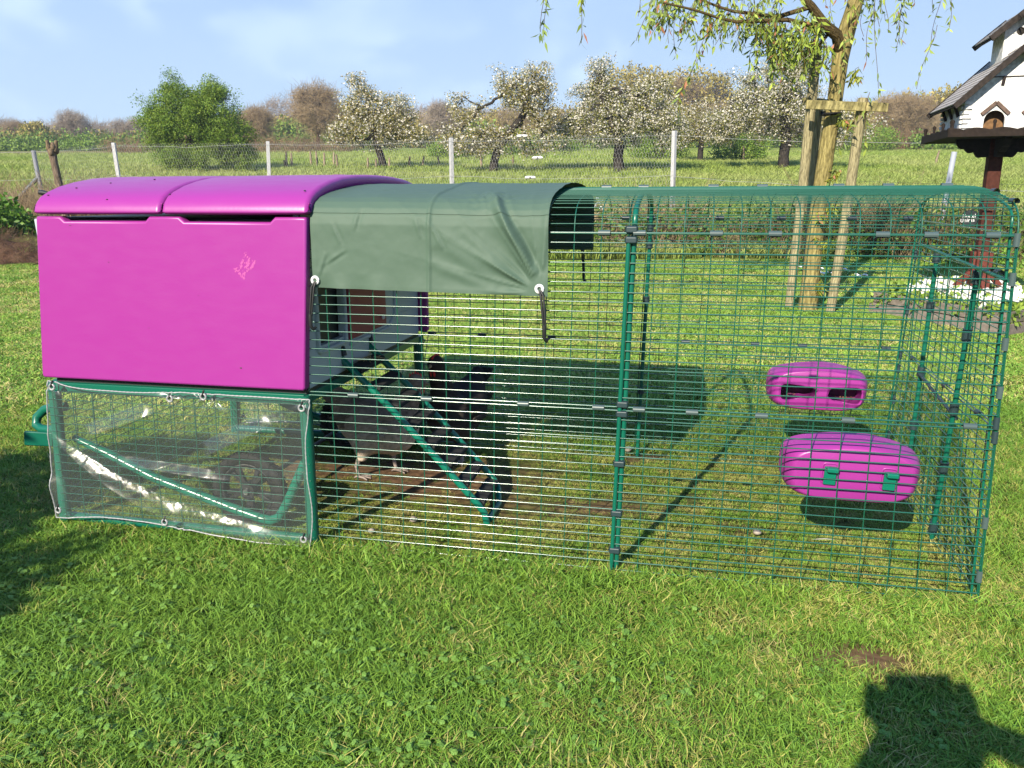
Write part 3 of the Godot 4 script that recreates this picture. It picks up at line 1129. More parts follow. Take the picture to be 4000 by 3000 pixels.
		var t := thing("paddock_stake", "weathered wooden paddock stake on the meadow, %s from the left" % ord[sl], "stake", ld(l, dd), 0.0, "wooden stakes of the old paddock fence")
		obj("stake", mb, M.bark, t)
		sl += 1
	# pollard stump behind the lid
	var ps := thing("pollard_stump", "headed pollard stump with a knobbly cut top behind the coop", "stump", ldy(-8.05, 14.6, rise(14.6)))
	var pm := MB.new()
	pm.col = Color(0.20, 0.15, 0.11)
	pm.tube([Vector3(0.12, -0.2, 0), Vector3(0.06, 0.6, 0), Vector3(0.0, 1.15, 0), Vector3(-0.02, 1.35, 0)], [0.075, 0.062, 0.060, 0.072], 12)
	obj("trunk", pm, M.bark, ps)
	var pk := MB.new()
	pk.col = Color(0.24, 0.18, 0.12)
	for k in 9:
		pk.ball(Vector3(cos(k * 0.7) * 0.052, 1.38 + 0.05 * sin(k * 2.3), sin(k * 0.7) * 0.052), Vector3(0.052, 0.075, 0.052), 8, 6)
	for k in 4:
		pk.tube([Vector3(cos(k * 1.6) * 0.07, 1.4, sin(k * 1.6) * 0.07), Vector3(cos(k * 1.6) * 0.10, 1.52, sin(k * 1.6) * 0.10)], [0.035, 0.028], 7)
	obj("knobbly_head", pk, M.bark, ps)
	make_weeds()


func make_weeds() -> void:
	# dry stalks and brambles along the foot of the fence
	var stalk := MB.new()
	for k in 14:
		var a := rr(0, TAU)
		var b := Vector3(rr(-0.12, 0.12), 0, rr(-0.12, 0.12))
		var e := Vector3(cos(a) * rr(0.1, 0.45), rr(0.25, 0.75), sin(a) * rr(0.1, 0.45))
		stalk.col = Color(1, 1, 1) * rr(0.6, 1.15)
		stalk.tube([b, b + e * 0.55 + Vector3(0, 0.12, 0), b + e], [0.004, 0.003, 0.0015], 3, false)
	var sm := stalk.mesh()
	var xf := []
	var cs := []
	for k in 2300:
		var x := rr(-13.0, 7.0)
		var z := -11.2 + rr(-0.5, 0.7) + clampf(x, 0, 9) * 0.26
		var w := 0.5 + nz.get_noise_2d(x * 0.5, 3.0)
		if x < -8.0:
			w += 0.9
		if x > 0.2 and x < 5.0:
			w += 0.6
		if rng.randf() > w:
			continue
		var s := rr(0.35, 0.85) * (1.5 if x < -8.0 else (1.0 if x < 5.0 else 0.8))
		xf.append(Transform3D(Basis(Vector3.UP, rr(0, TAU)).scaled(Vector3(s, s * rr(0.7, 1.2), s)), Vector3(x, hgt(x, z), z)))
		cs.append(Color(0.50, 0.38, 0.23).lerp(Color(0.27, 0.18, 0.11), rng.randf()))
	tag(multi("dry_stalks", sm, M.grass, xf, cs), "dry straw coloured stalks standing along the fence foot", "dry stalks", "", "stuff")
	# a taller tangle of brambles and dead stems behind the lawn, browner to the left, greener to the right
	var bx := []
	var bc := []
	for k in 1350:
		var l := rr(0.9, 7.0)
		var q := ld(l, 11.9 + rr(-0.9, 0.9) - 0.12 * maxf(0.0, l - 2.0))
		var pat := nz.get_noise_2d(q.x * 0.7 + 5.0, q.z * 0.6)
		var w := 0.6 + pat * 1.4 - (0.35 if l < 1.2 else 0.0)
		if rng.randf() > w:
			continue
		var s := rr(0.55, 1.2) * clampf(0.85 + pat * 1.2, 0.45, 1.3)
		bx.append(Transform3D(Basis(Vector3.UP, rr(0, TAU)).scaled(Vector3(s, s * rr(0.75, 1.1), s)), q))
		bc.append(Color(0.56, 0.44, 0.27).lerp(Color(0.22, 0.17, 0.08), clampf(rng.randf() * 0.7 + (l - 2.5) * 0.12, 0, 1)))
	tag(multi("bramble_tangle", sm, M.grass, bx, bc), "tall brown tangle of brambles and dead stems behind the willow", "brambles", "", "stuff")
	var gl := leaf_cluster(14, 0.13, 0.07, 0.045, [Color(1, 1, 1), Color(0.8, 0.9, 0.7), Color(1.1, 1.05, 0.9)])
	var gx := []
	var gc := []
	for k in 2300:
		var x := rr(-6.0, 8.0)
		var z := -10.6 + rr(-0.7, 0.7) + clampf(x, 0, 9) * 0.26
		if rng.randf() > 0.45 + nz.get_noise_2d(x * 0.9, z * 0.5 + 8.0) * 1.2:
			continue
		gx.append(Transform3D(Basis(jitter(1).normalized(), rr(0, TAU)).scaled(Vector3.ONE * rr(0.5, 1.2)), Vector3(x, hgt(x, z) + rr(0, 0.32) * rng.randf(), z)))
		gc.append(Color(0.11, 0.21, 0.03).lerp(Color(0.22, 0.34, 0.06), rng.randf()))
	for k in 1300:
		var l := rr(0.8, 7.8)
		if rng.randf() > 0.35 + (l - 1.2) * 0.13:
			continue
		var q := ld(l, 11.7 + rr(-0.9, 0.7) - 0.12 * (l - 2.0), rr(0.05, 0.62))
		gx.append(Transform3D(Basis(jitter(1).normalized(), rr(0, TAU)).scaled(Vector3.ONE * rr(0.5, 1.1)), q))
		gc.append(Color(0.06, 0.12, 0.02).lerp(Color(0.13, 0.20, 0.04), rng.randf()))
	tag(multi("fence_weeds", gl, M.leaf, gx, gc), "leafy green weeds along the foot of the fence", "weeds", "", "stuff")
	# the pale clump of dead grass
	var cl := blade_mesh(140, 0.18, 0.25, 0.55, 0.012, 2.2, Color(1, 1, 1), Color(0.8, 0.75, 0.7), 4)
	var o := inst("dead_grass_clump", cl, vmat_straw(), null)
	o.position = ld(2.75, 12.3)
	tag(o, "pale clump of dead ornamental grass right of the tube uprights", "grass clump")
	# leafy bush, mulch heap and a dark edging at the far left
	var lb := thing("leafy_bush", "low dark green leafy bush at the left edge beside the coop", "bush", ldy(-8.35, 12.6, rise(12.6) - 0.05))
	leafy(lb, 0.9, 0.62, gl, 900, [Color(0.07, 0.15, 0.02), Color(0.15, 0.26, 0.04)])
	var mh := MB.new()
	var rows := []
	for k in 13:
		var row := []
		for j in 25:
			var x := -1.7 + 3.4 * j / 24.0
			var z := -0.7 + 1.4 * k / 12.0
			var y := 0.34 * maxf(0.0, 1.0 - pow(x / 1.7, 2) - pow(z / 0.7, 2)) + nz.get_noise_2d(x * 4, z * 4) * 0.05 - 0.03
			row.append(Vector3(x, y, z))
		rows.append(row)
	mh.col = Color(0.16, 0.09, 0.055)
	mh.surf(rows, true)
	var mo := obj("mulch_heap", mh, M.ground)
	mo.position = ldy(-7.6, 11.0, rise(11.0))
	mo.rotation.y = 0.2
	tag(mo, "reddish brown heap of mulch below the leafy bush", "mulch")
	var mx := []
	var mc := []
	for k in 500:
		var x := rr(-1.6, 1.6)
		var z := rr(-0.65, 0.65)
		var y := 0.34 * maxf(0.0, 1.0 - pow(x / 1.7, 2) - pow(z / 0.7, 2))
		mx.append(Transform3D(Basis(jitter(1).normalized(), rr(0, TAU)).scaled(Vector3.ONE * 0.3), mo.position + Vector3(x, y, z).rotated(Vector3.UP, 0.2)))
		mc.append(Color(0.30, 0.19, 0.11).lerp(Color(0.13, 0.075, 0.05), rng.randf()))
	tag(multi("mulch_twigs", sm, M.grass, mx, mc), "dead twigs and straw lying over the mulch heap", "twigs", "", "stuff")
	# white umbels in the weeds seen under the tarp, and daisies on the lawn
	var fl := MB.new()
	fl.col = Color(0.8, 0.8, 0.78)
	for k in 7:
		fl.ball(Vector3(rr(-0.02, 0.02), rr(0, 0.012), rr(-0.02, 0.02)), Vector3(0.011, 0.007, 0.011), 6, 4)
	fl.col = Color(0.12, 0.2, 0.04)
	fl.tube([Vector3(0, -0.14, 0), Vector3(0, 0, 0)], 0.002, 3, false)
	var fx := []
	for k in 46:
		var d := rr(12.6, 13.6)
		fx.append(Transform3D(Basis().scaled(Vector3.ONE * rr(0.8, 1.5)), ld(rr(0.5, 1.5), d, rr(0.42, 0.62))))
	tag(multi("white_umbels", fl.mesh(), M.flower, fx, []), "small white umbels in the weeds behind the tarp", "wild flowers", "", "stuff")
	var dx := []
	for k in 22:
		dx.append(Transform3D(Basis().scaled(Vector3.ONE * rr(0.8, 1.3)), ld(3.65 + rr(-0.25, 0.3), 9.2 + rr(-0.45, 0.45), 0.06)))
	tag(multi("lawn_daisies", fl.mesh(), M.flower, dx, []), "white daisies on the lawn right of the willow", "daisies", "", "stuff")


func vmat_straw() -> StandardMaterial3D:
	var m := vmat(0.7, 0.2, 0.4)
	m.albedo_color = lin(0.48, 0.37, 0.22)
	return m


func willow_strand(leaves: MB, stems: MB, a: Vector3, b: Vector3, dens := 1.0, col := Color(0.34, 0.42, 0.07)) -> void:
	# a hanging twig with narrow leaves along it
	var n := maxi(4, int((a - b).length() / 0.05))
	var pts := []
	for k in n + 1:
		var t := float(k) / n
		var q := a.lerp(b, t) + Vector3(sin(t * 5.0 + a.x * 9.0), 0, cos(t * 4.0 + a.x * 7.0)) * 0.014
		q.y += 0.05 * sin(PI * t) * ((a - b) as Vector3).length()
		pts.append(q)
	stems.col = Color(0.20, 0.10, 0.05).lerp(Color(0.22, 0.17, 0.06), rng.randf())
	stems.tube(pts, 0.0022, 3, false)
	for k in n + 1:
		for e in 3:
			if rng.randf() > dens:
				continue
			var q: Vector3 = pts[k] + jitter(0.012)
			var d := (Vector3.DOWN * 0.9 + jitter(0.85)).normalized()
			var ln := rr(0.04, 0.095)
			var s := d.cross(jitter(1.0)).normalized() * rr(0.007, 0.012)
			var nn := s.cross(d).normalized()
			if nn.y < 0:
				nn = -nn
			leaves.col = col.lerp(Color(0.15, 0.22, 0.07), rng.randf()) * rr(0.8, 1.2)
			if rng.randf() < 0.06:
				leaves.col = Color(0.36, 0.16, 0.09)
			var bend := jitter(0.012)
			var f := leaves.p(q, nn)
			leaves.p(q + d * ln * 0.4 + s, nn)
			leaves.p(q + d * ln * 0.4 - s, nn)
			leaves.p(q + d * ln + bend, nn)
			leaves.tri(f, f + 1, f + 2)
			leaves.tri(f + 1, f + 3, f + 2)


func make_willow() -> void:
	var at := ld(2.683, 7.2)
	var t := thing("willow_tree", "young willow tied between wooden stakes, thick yellowish trunk and hanging twigs", "tree", at)
	var rel := func(l: float, d: float, y: float) -> Vector3: return ldy(l, d, y) - at
	var mb := MB.new()
	mb.col = Color(0.31, 0.26, 0.105)
	var tp := [rel.call(2.68, 7.2, 0.0), rel.call(2.684, 7.2, 0.16), rel.call(2.69, 7.2, 0.5), rel.call(2.698, 7.2, 0.931), rel.call(2.732, 7.2, 1.482), rel.call(2.766, 7.2, 1.9), rel.call(2.783, 7.2, 2.234), rel.call(2.797, 7.2, 2.38), rel.call(2.847, 7.2, 2.596), rel.call(2.907, 7.2, 2.844), rel.call(3.017, 7.2, 3.192), rel.call(3.1, 7.15, 3.6)]
	mb.tube(tp, [0.105, 0.084, 0.074, 0.070, 0.066, 0.062, 0.066, 0.074, 0.064, 0.06, 0.052, 0.04], 18)
	obj("trunk", mb, M.bark, t)
	var lb := MB.new()
	lb.col = Color(0.12, 0.09, 0.042)
	var br := [
		[[2.78, 7.2, 2.30], [2.697, 7.1, 2.413], [2.568, 7.05, 2.485], [2.435, 7.0, 2.612], [2.308, 6.95, 2.70], [2.1, 6.9, 2.85]],
		[[2.58, 7.05, 2.475], [2.478, 7.0, 2.464], [2.23, 6.95, 2.503], [2.017, 6.9, 2.486], [1.804, 6.9, 2.48], [1.68, 6.9, 2.504], [1.45, 6.85, 2.56], [1.2, 6.8, 2.60]],
		[[2.43, 7.0, 2.61], [2.167, 7.0, 2.535], [1.982, 7.0, 2.557], [1.798, 7.0, 2.579], [1.674, 7.0, 2.615], [1.45, 7.0, 2.70]],
		[[2.64, 7.1, 2.44], [2.565, 7.1, 2.342], [2.464, 7.1, 2.263], [2.384, 7.1, 2.299], [2.30, 7.1, 2.42]],
		[[2.89, 7.2, 2.78], [3.1, 7.1, 2.86], [3.3, 7.0, 2.80], [3.5, 6.95, 2.72]],
		[[2.95, 7.2, 2.95], [2.5, 7.3, 3.2], [1.9, 7.3, 3.2], [1.3, 7.2, 3.0]],
		[[3.02, 7.2, 3.2], [3.4, 7.3, 3.5], [3.9, 7.3, 3.4]]]
	var br_r := [0.055, 0.022, 0.02, 0.014, 0.016, 0.03, 0.03]
	for k in br.size():
		var pts := []
		var rs := []
		for q in br[k]:
			pts.append(rel.call(q[0], q[1], q[2]))
			rs.append(br_r[k] * (1.0 - 0.75 * float(rs.size()) / br[k].size()))
		lb.tube(pts, rs, 8)
	obj("limbs", lb, M.bark, t)
	var leaves := MB.new()
	var stems := MB.new()
	var st := [[[1.181, 6.85, 2.66], [1.191, 6.85, 2.368]], [[1.272, 6.85, 2.62], [1.331, 6.85, 2.228]], [[1.665, 6.9, 2.47], [1.417, 6.9, 2.03]], [[1.62, 6.9, 2.44], [1.40, 6.9, 1.98]], [[1.534, 6.9, 2.42], [1.483, 6.9, 2.185]], [[1.942, 6.9, 2.54], [2.002, 6.9, 2.281]], [[2.107, 6.9, 2.50], [2.158, 6.9, 2.183]], [[2.339, 6.9, 2.40], [2.376, 6.9, 2.083]],
		[[2.892, 6.9, 2.80], [2.983, 6.9, 1.968]], [[2.99, 6.9, 2.70], [3.019, 6.9, 2.417]], [[2.894, 6.9, 2.55], [2.864, 6.9, 2.181]], [[3.424, 6.9, 2.75], [3.40, 6.9, 2.3]], [[3.41, 6.9, 2.45], [3.323, 6.9, 1.967]], [[2.907, 6.95, 1.80], [2.713, 6.9, 1.50]], [[2.694, 7.0, 2.391], [2.761, 7.05, 1.997]], [[1.30, 6.9, 2.64], [1.22, 6.9, 2.45]], [[1.40, 6.85, 2.03], [1.36, 6.85, 1.78]], [[2.95, 6.95, 1.95], [2.93, 6.92, 1.5]], [[3.30, 6.95, 2.8], [3.42, 6.95, 2.55]]]
	for s in st:
		willow_strand(leaves, stems, rel.call(s[0][0], s[0][1], s[0][2]), rel.call(s[1][0], s[1][1], s[1][2]), 0.42 if s[0][0] > 2.6 else 0.75)
	# a fuller green mass near the fork and along the left limbs
	for k in 95:
		var a: Vector3 = rel.call(rr(2.0, 2.62), rr(6.85, 7.3), rr(2.28, 2.62))
		willow_strand(leaves, stems, a, a + Vector3(rr(-0.06, 0.06), rr(-0.26, -0.12), rr(-0.05, 0.05)), 0.9, Color(0.34, 0.44, 0.05))
	for k in 85:
		var a: Vector3 = rel.call(rr(1.15, 2.2), rr(6.8, 7.1), rr(2.50, 2.75))
		willow_strand(leaves, stems, a, a + Vector3(rr(-0.08, 0.03), rr(-0.22, -0.08), rr(-0.05, 0.05)), 0.65)
	for k in 14:
		var a: Vector3 = rel.call(rr(2.75, 3.2), rr(6.9, 7.2), rr(2.55, 2.85))
		willow_strand(leaves, stems, a, a + Vector3(rr(-0.03, 0.06), rr(-0.28, -0.12), rr(-0.05, 0.05)), 0.6)
	# two strands that hang in front, from the part of the crown above the picture
	for s in [[[0.245, 5.6, 2.55], [0.225, 5.6, 2.12]], [[0.21, 5.6, 2.5], [0.205, 5.6, 2.17]], [[0.50, 5.6, 2.55], [0.445, 5.6, 2.10]], [[1.05, 6.4, 2.6], [0.95, 6.4, 2.25]]]:
		willow_strand(leaves, stems, rel.call(s[0][0], s[0][1], s[0][2]), rel.call(s[1][0], s[1][1], s[1][2]), 0.75)
	# the rest of the crown, above the picture, whose twigs these are
	for k in 150:
		var an := rr(0, TAU)
		var r := sqrt(rng.randf())
		var a: Vector3 = rel.call(2.7 + cos(an) * 1.7 * r, 7.2 + sin(an) * 1.3 * r, rr(3.0, 3.9))
		willow_strand(leaves, stems, a, a + Vector3(rr(-0.1, 0.1), rr(-0.5, -0.2), rr(-0.1, 0.1)), 0.6)
	# small shoots on the trunk
	for q in [[2.70, 0.72], [2.74, 1.02], [2.66, 0.95], [2.78, 1.3], [2.70, 0.35], [2.78, 1.75], [2.83, 2.1]]:
		for k in 4:
			var a: Vector3 = rel.call(q[0] + 0.03, 7.1, q[1]) + jitter(0.03)
			willow_strand(leaves, stems, a, a + jitter(0.05), 0.8, Color(0.34, 0.34, 0.03))
	obj("hanging_leaves", leaves, M.leaf, t).set_meta("kind", "stuff")
	obj("hanging_twigs", stems, M.bark, t).set_meta("kind", "stuff")
	# stakes and the boards nailed across them
	var sk := thing("tree_stakes", "three round wooden stakes with boards nailed across, round the willow", "tree support", at)
	for s in [[[2.544, 7.3, 0.0], [2.595, 7.25, 2.364]], [[2.82, 7.05, 0.0], [2.946, 7.05, 1.913]], [[2.80, 7.62, 0.0], [2.772, 7.6, 1.963]]]:
		var m := MB.new()
		m.col = Color(0.37, 0.325, 0.185) * rr(0.9, 1.1)
		var a: Vector3 = rel.call(s[0][0], s[0][1], s[0][2])
		var b: Vector3 = rel.call(s[1][0], s[1][1], s[1][2])
		m.tube([a, a.lerp(b, 0.5) + Vector3(0.008, 0, 0), b - (b - a).normalized() * 0.015, b], [0.040, 0.042, 0.044, 0.037], 16)
		obj("stake", m, M.bark, sk)
	for s in [[[2.449, 6.99, 1.858], [3.122, 6.97, 1.829], 0.072], [[2.50, 7.18, 1.905], [2.83, 7.56, 1.93], 0.06], [[2.80, 7.54, 1.775], [2.99, 7.12, 1.71], 0.06]]:
		var m := MB.new()
		m.col = Color(0.33, 0.29, 0.13) * rr(0.9, 1.1)
		m.beam(rel.call(s[0][0], s[0][1], s[0][2]), rel.call(s[1][0], s[1][1], s[1][2]), 0.022, s[2], Vector3.UP, 0.003)
		obj("board", m, M.bark, sk)
	var strap := MB.new()
	strap.col = Color(0.02, 0.022, 0.02)
	var sp := []
	for k in 17:
		var an := TAU * k / 16.0
		sp.append(rel.call(2.755 + cos(an) * 0.070, 7.2 + sin(an) * 0.070, 1.80))
	strap.tube(sp, 0.012, 6, false)
	strap.beam(rel.call(2.80, 7.2, 1.80), rel.call(2.79, 7.56, 1.84), 0.006, 0.04)
	obj("strap", strap, M.paint, sk)
	var tw := MB.new()
	tw.col = Color(0.05, 0.05, 0.05)
	var lp := []
	for k in 14:
		lp.append(rel.call(2.885 + 0.02 * sin(k * 0.9), 6.985, 1.05 - 0.02 * k))
	tw.tube(lp, 0.0022, 4, false)
	obj("wire_loop", tw, M.paint, sk)


func planks(m: MB, a: Vector3, b: Vector3) -> void:
	m.beam(a, b, 0.02, 0.02)


func make_dovecote() -> void:
	var at := ldy(4.05, 6.95, 0.10)
	var t := thing("dovecote", "white model house dovecote with lath roof on a red brown post", "dovecote", at)
	var ax := RGT * 0.966 - FWD * 0.257
	var az := -(RGT * 0.257 + FWD * 0.966)
	t.transform = Transform3D(Basis(ax, Vector3.UP, az), at)
	var y0 := -at.y      # local height = world height + y0
	var dark := Color(0.035, 0.026, 0.024)
	var white := Color(0.80, 0.80, 0.79)
	var m := MB.new()
	m.col = Color(0.080, 0.028, 0.022)
	m.box(Vector3(0, 0.74, 0), Vector3(0.105, 1.5, 0.105), Basis(), 0.008)
	obj("post", m, M.paint, t)
	for k in 4:
		var c := MB.new()
		c.col = Color(0.15, 0.046, 0.032)
		var an := k * PI / 2
		var o := Vector3(sin(an), 0, cos(an))
		c.box(o * 0.066 + Vector3(0, 0.27, 0), Vector3(0.10, 0.56, 0.026), Basis(Vector3.UP, an), 0.004)
		obj("post_cladding", c, M.paint, t)
		var b := MB.new()
		b.col = Color(0.15, 0.046, 0.032)
		b.beam(o * 0.07 + Vector3(0, 0.37, 0), o * 0.34 + Vector3(0, 0.06, 0), 0.045, 0.045, Vector3.UP, 0.004)
		obj("brace", b, M.paint, t)
	# scalloped bracket, two crossing boards
	var out := PackedVector2Array()
	out.append(Vector2(-0.31, 1.495))
	for seg in [[-0.31, 1.455, -0.24, 1.40], [-0.24, 1.40, -0.165, 1.375], [-0.165, 1.375, -0.105, 1.33]]:
		for k in 6:
			var f := k / 5.0
			out.append(Vector2(lerpf(seg[0], seg[2], f), lerpf(seg[1], seg[3], f) - 0.022 * sin(PI * f)))
	var left := out.duplicate()
	for k in range(left.size() - 1, -1, -1):
		out.append(Vector2(-left[k].x, left[k].y))
	for k in 2:
		var c := MB.new()
		c.col = dark
		c.prism(out, 0.04 + 0.01 * k, Transform3D(Basis(Vector3.UP, k * PI / 2), Vector3(0, 0, 0)))
		obj("bracket", c, M.paint, t)
	# platform with a scalloped rim and little posts
	var yp := 1.60 + y0
	for k in 8:
		var pl := MB.new()
		pl.col = dark * rr(0.9, 1.2)
		pl.box(Vector3(-0.407 + 0.1163 * k, yp - 0.012, 0), Vector3(0.114, 0.024, 0.93), Basis(), 0.002)
		obj("platform_board", pl, M.paint, t)
	for k in 4:
		var an := k * PI / 2
		var rim := PackedVector2Array()
		rim.append(Vector2(-0.475, -0.03))
		for e in 41:
			var f := e / 40.0
			rim.append(Vector2(-0.475 + 0.95 * f, 0.035 + 0.016 * absf(cos(f * PI * 5.0)) - 0.012))
		rim.append(Vector2(0.475, -0.03))
		var c := MB.new()
		c.col = Color(0.030, 0.020, 0.018)
		c.prism(rim, 0.016, Transform3D(Basis(Vector3.UP, an), Vector3(0, yp, 0) + Vector3(sin(an), 0, cos(an)) * 0.474))
		obj("rim_board", c, M.paint, t)
		for e in 4:
			var q := MB.new()
			q.col = Color(0.030, 0.020, 0.018)
			var o := Vector3(-0.46 + 0.307 * e, 0, 0.452).rotated(Vector3.UP, an) + Vector3(0, yp, 0)
			q.tube([o, o + Vector3(0, 0.07, 0), o + Vector3(0, 0.075, 0), o + Vector3(0, 0.09, 0), o + Vector3(0, 0.10, 0)], [0.010, 0.010, 0.014, 0.014, 0.006], 8)
			obj("rim_post", q, M.paint, t)
	# walls: front and back gables with two arched openings each, side walls
	var hw := 0.356
	var hd2 := 0.33
	var wall_h := 0.27
	for sd in 2:
		var z := hd2 if sd == 0 else -hd2
		# built from bands round the openings
		var c := MB.new()
		c.col = white
		var cx := [-0.13, 0.16]
		var xs := [-hw, cx[0] - 0.075, cx[0] + 0.075, cx[1] - 0.075, cx[1] + 0.075, hw]
		for e in [0, 2, 4]:
			c.box(Vector3((xs[e] + xs[e + 1]) / 2, yp + 0.09, z), Vector3(xs[e + 1] - xs[e], 0.18, 0.02), Basis(), 0.001)
		for e in 2:
			var pts := PackedVector2Array()
			pts.append(Vector2(cx[e] - 0.075, 0.18))
			for k in 13:
				var an := PI - PI * k / 12.0
				pts.append(Vector2(cx[e] + cos(an) * 0.0749, 0.10 + sin(an) * 0.075))
			pts.append(Vector2(cx[e] + 0.075, 0.18))
			c.prism(pts, 0.019, Transform3D(Basis(), Vector3(0, yp, z)))
		var gab := PackedVector2Array([Vector2(-hw, 0.18), Vector2(hw, 0.18), Vector2(hw, wall_h + 0.03), Vector2(0, wall_h + 0.03 + hw * 0.93), Vector2(-hw, wall_h + 0.03)])
		c.prism(gab, 0.02, Transform3D(Basis(), Vector3(0, yp + 0.0005, z)))
		obj("gable_wall", c, M.paint, t)
		for e in 2:
			# framed opening: sill, arch trim and the brown inner board
			var w := thing_part(t, "window", Vector3(cx[e], yp, z + (0.012 if sd == 0 else -0.012)))
			var tr := MB.new()
			tr.col = Color(0.15, 0.105, 0.085)
			for g in [-1, 1]:
				tr.beam(Vector3(0, 0.235, 0), Vector3(0.098 * g, 0.145, 0), 0.03, 0.028, Vector3(0, 1, 0), 0.002)
			obj("gable_trim", tr, M.paint, w)
			var ib := MB.new()
			ib.col = Color(0.20, 0.115, 0.055)
			ib.box(Vector3(0, 0.09, -0.10 if sd == 0 else 0.10), Vector3(0.20, 0.19, 0.012), Basis(), 0.001)
			obj("inner_board", ib, M.paint, w)
		# timber-frame strips and a little ledge in the gable
		var fr := MB.new()
		fr.col = dark
		var zz := z + (0.013 if sd == 0 else -0.013)
		fr.box(Vector3(0.0, yp + 0.425, zz), Vector3(0.40, 0.008, 0.008), Basis(), 0.001)
		for g in 2:
			fr.box(Vector3(-0.10 + 0.26 * g, yp + 0.395, zz), Vector3(0.022, 0.07, 0.02), Basis(Vector3.BACK, -0.12), 0.003)
		obj("gable_ledge", fr, M.paint, t)
	for sd in [-1, 1]:
		var c := MB.new()
		c.col = white
		c.box(Vector3(hw * sd - 0.011 * sd, yp + wall_h / 2, 0), Vector3(0.02, wall_h, hd2 * 2 - 0.022), Basis(), 0.001)
		obj("side_wall", c, M.paint, t)
		for e in 3:
			var st := MB.new()
			st.col = dark
			st.beam(Vector3((hw + 0.004) * sd, yp + 0.14, -0.2 + 0.2 * e), Vector3((hw + 0.05) * sd, yp + wall_h - 0.01, -0.2 + 0.2 * e), 0.03, 0.02, Vector3.UP, 0.002)
			obj("eave_strut", st, M.paint, t)
		# quoins up the corners
		for zs in [-1, 1]:
			for e in 7:
				var q := MB.new()
				q.col = Color(0.78, 0.78, 0.77)
				var lw := 0.06 if e % 2 else 0.04
				q.box(Vector3((hw + 0.004 - lw / 2) * sd, yp + 0.02 + 0.036 * e, (hd2 + 0.011) * zs), Vector3(lw, 0.025, 0.034), Basis(), 0.003)
				q.box(Vector3((hw + 0.004) * sd, yp + 0.02 + 0.036 * e, (hd2 + 0.004 - lw / 2) * zs), Vector3(0.034, 0.025, lw), Basis(), 0.003)
				obj("quoin", q, M.paint, t)
	# roof: laths on both slopes, barge boards
	roof(t, Vector3(0, yp + 0.645, 0), 0.44, 0.955, 0.445, 12)
	# turret in the middle of the ridge, with its round hole
	var ty := yp + 0.50
	var tw := 0.112
	for sd in [-1, 1]:
		var c := MB.new()
		c.col = white
		var pts := PackedVector2Array([Vector2(-tw, 0), Vector2(tw, 0), Vector2(tw, 0.30), Vector2(0, 0.41), Vector2(-tw, 0.30)])
		c.prism(pts, 0.018, Transform3D(Basis(), Vector3(0.03, ty, 0.14 * sd)))
		obj("turret_gable", c, M.paint, t)
		var hole := MB.new()
		hole.col = Color(0.035, 0.028, 0.026)
		hole.tube([Vector3(0.03, ty + 0.285, 0.142 * sd), Vector3(0.03, ty + 0.285, 0.1515 * sd)], 0.03, 18)
		obj("entrance_hole", hole, M.paint, t)
		var w := MB.new()
		w.col = white
		w.box(Vector3(0.03 + (tw - 0.01) * sd, ty + 0.15, 0), Vector3(0.018, 0.30, 0.262), Basis(), 0.001)
		obj("turret_wall", w, M.paint, t)
	roof(t, Vector3(0.03, ty + 0.435, 0), 0.225, 0.86, 0.24, 6)


func thing_part(t: Node3D, called: String, at: Vector3) -> Node3D:
	var o := Node3D.new()
	var k := 0
	var nm := called
	while t.has_node(nm):
		k += 1
		nm = "%s_%03d" % [called, k]
	o.name = nm
	t.add_child(o)
	o.position = at
	return o


func roof(t: Node3D, peak: Vector3, half: float, slope: float, hz: float, n: int) -> void:
	for sd in [-1, 1]:
		var base := MB.new()
		base.col = Color(0.05, 0.04, 0.038)
		base.beam(peak + Vector3(0, -0.022, 0), peak + Vector3(half * sd, -half * slope - 0.022, 0), hz * 2 - 0.03, 0.012)
		obj("roof_base", base, M.paint, t)
		for k in n:
			var f := (k + 0.5) / n
			var q := MB.new()
			q.col = Color(0.46, 0.43, 0.41) * rr(0.85, 1.12)
			var c := peak + Vector3(half * sd * f, -half * slope * f + 0.0, 0)
			var dir := Vector3(sd, -slope, 0).normalized()
			var ln := half * sqrt(1 + slope * slope) / n
			var nrm := Vector3(slope * sd, 1, 0).normalized()
			var b := Basis(dir, nrm, dir.cross(nrm)) * Basis(Vector3(0, 0, 1), 0.10 if dir.cross(nrm).z < 0 else -0.10)
			q.box(c, Vector3(ln * 1.12, 0.012, hz * 2 - 0.045), b, 0.002)
			obj("roof_lath", q, M.paint, t)
		for zs in [-1, 1]:
			var bb := MB.new()
			bb.col = Color(0.040, 0.032, 0.030)
			bb.beam(peak + Vector3(0, -0.012, hz * zs), peak + Vector3(half * 1.03 * sd, -half * 1.03 * slope - 0.012, hz * zs), 0.022, 0.045, Vector3.UP, 0.002)
			obj("barge_board", bb, M.paint, t)


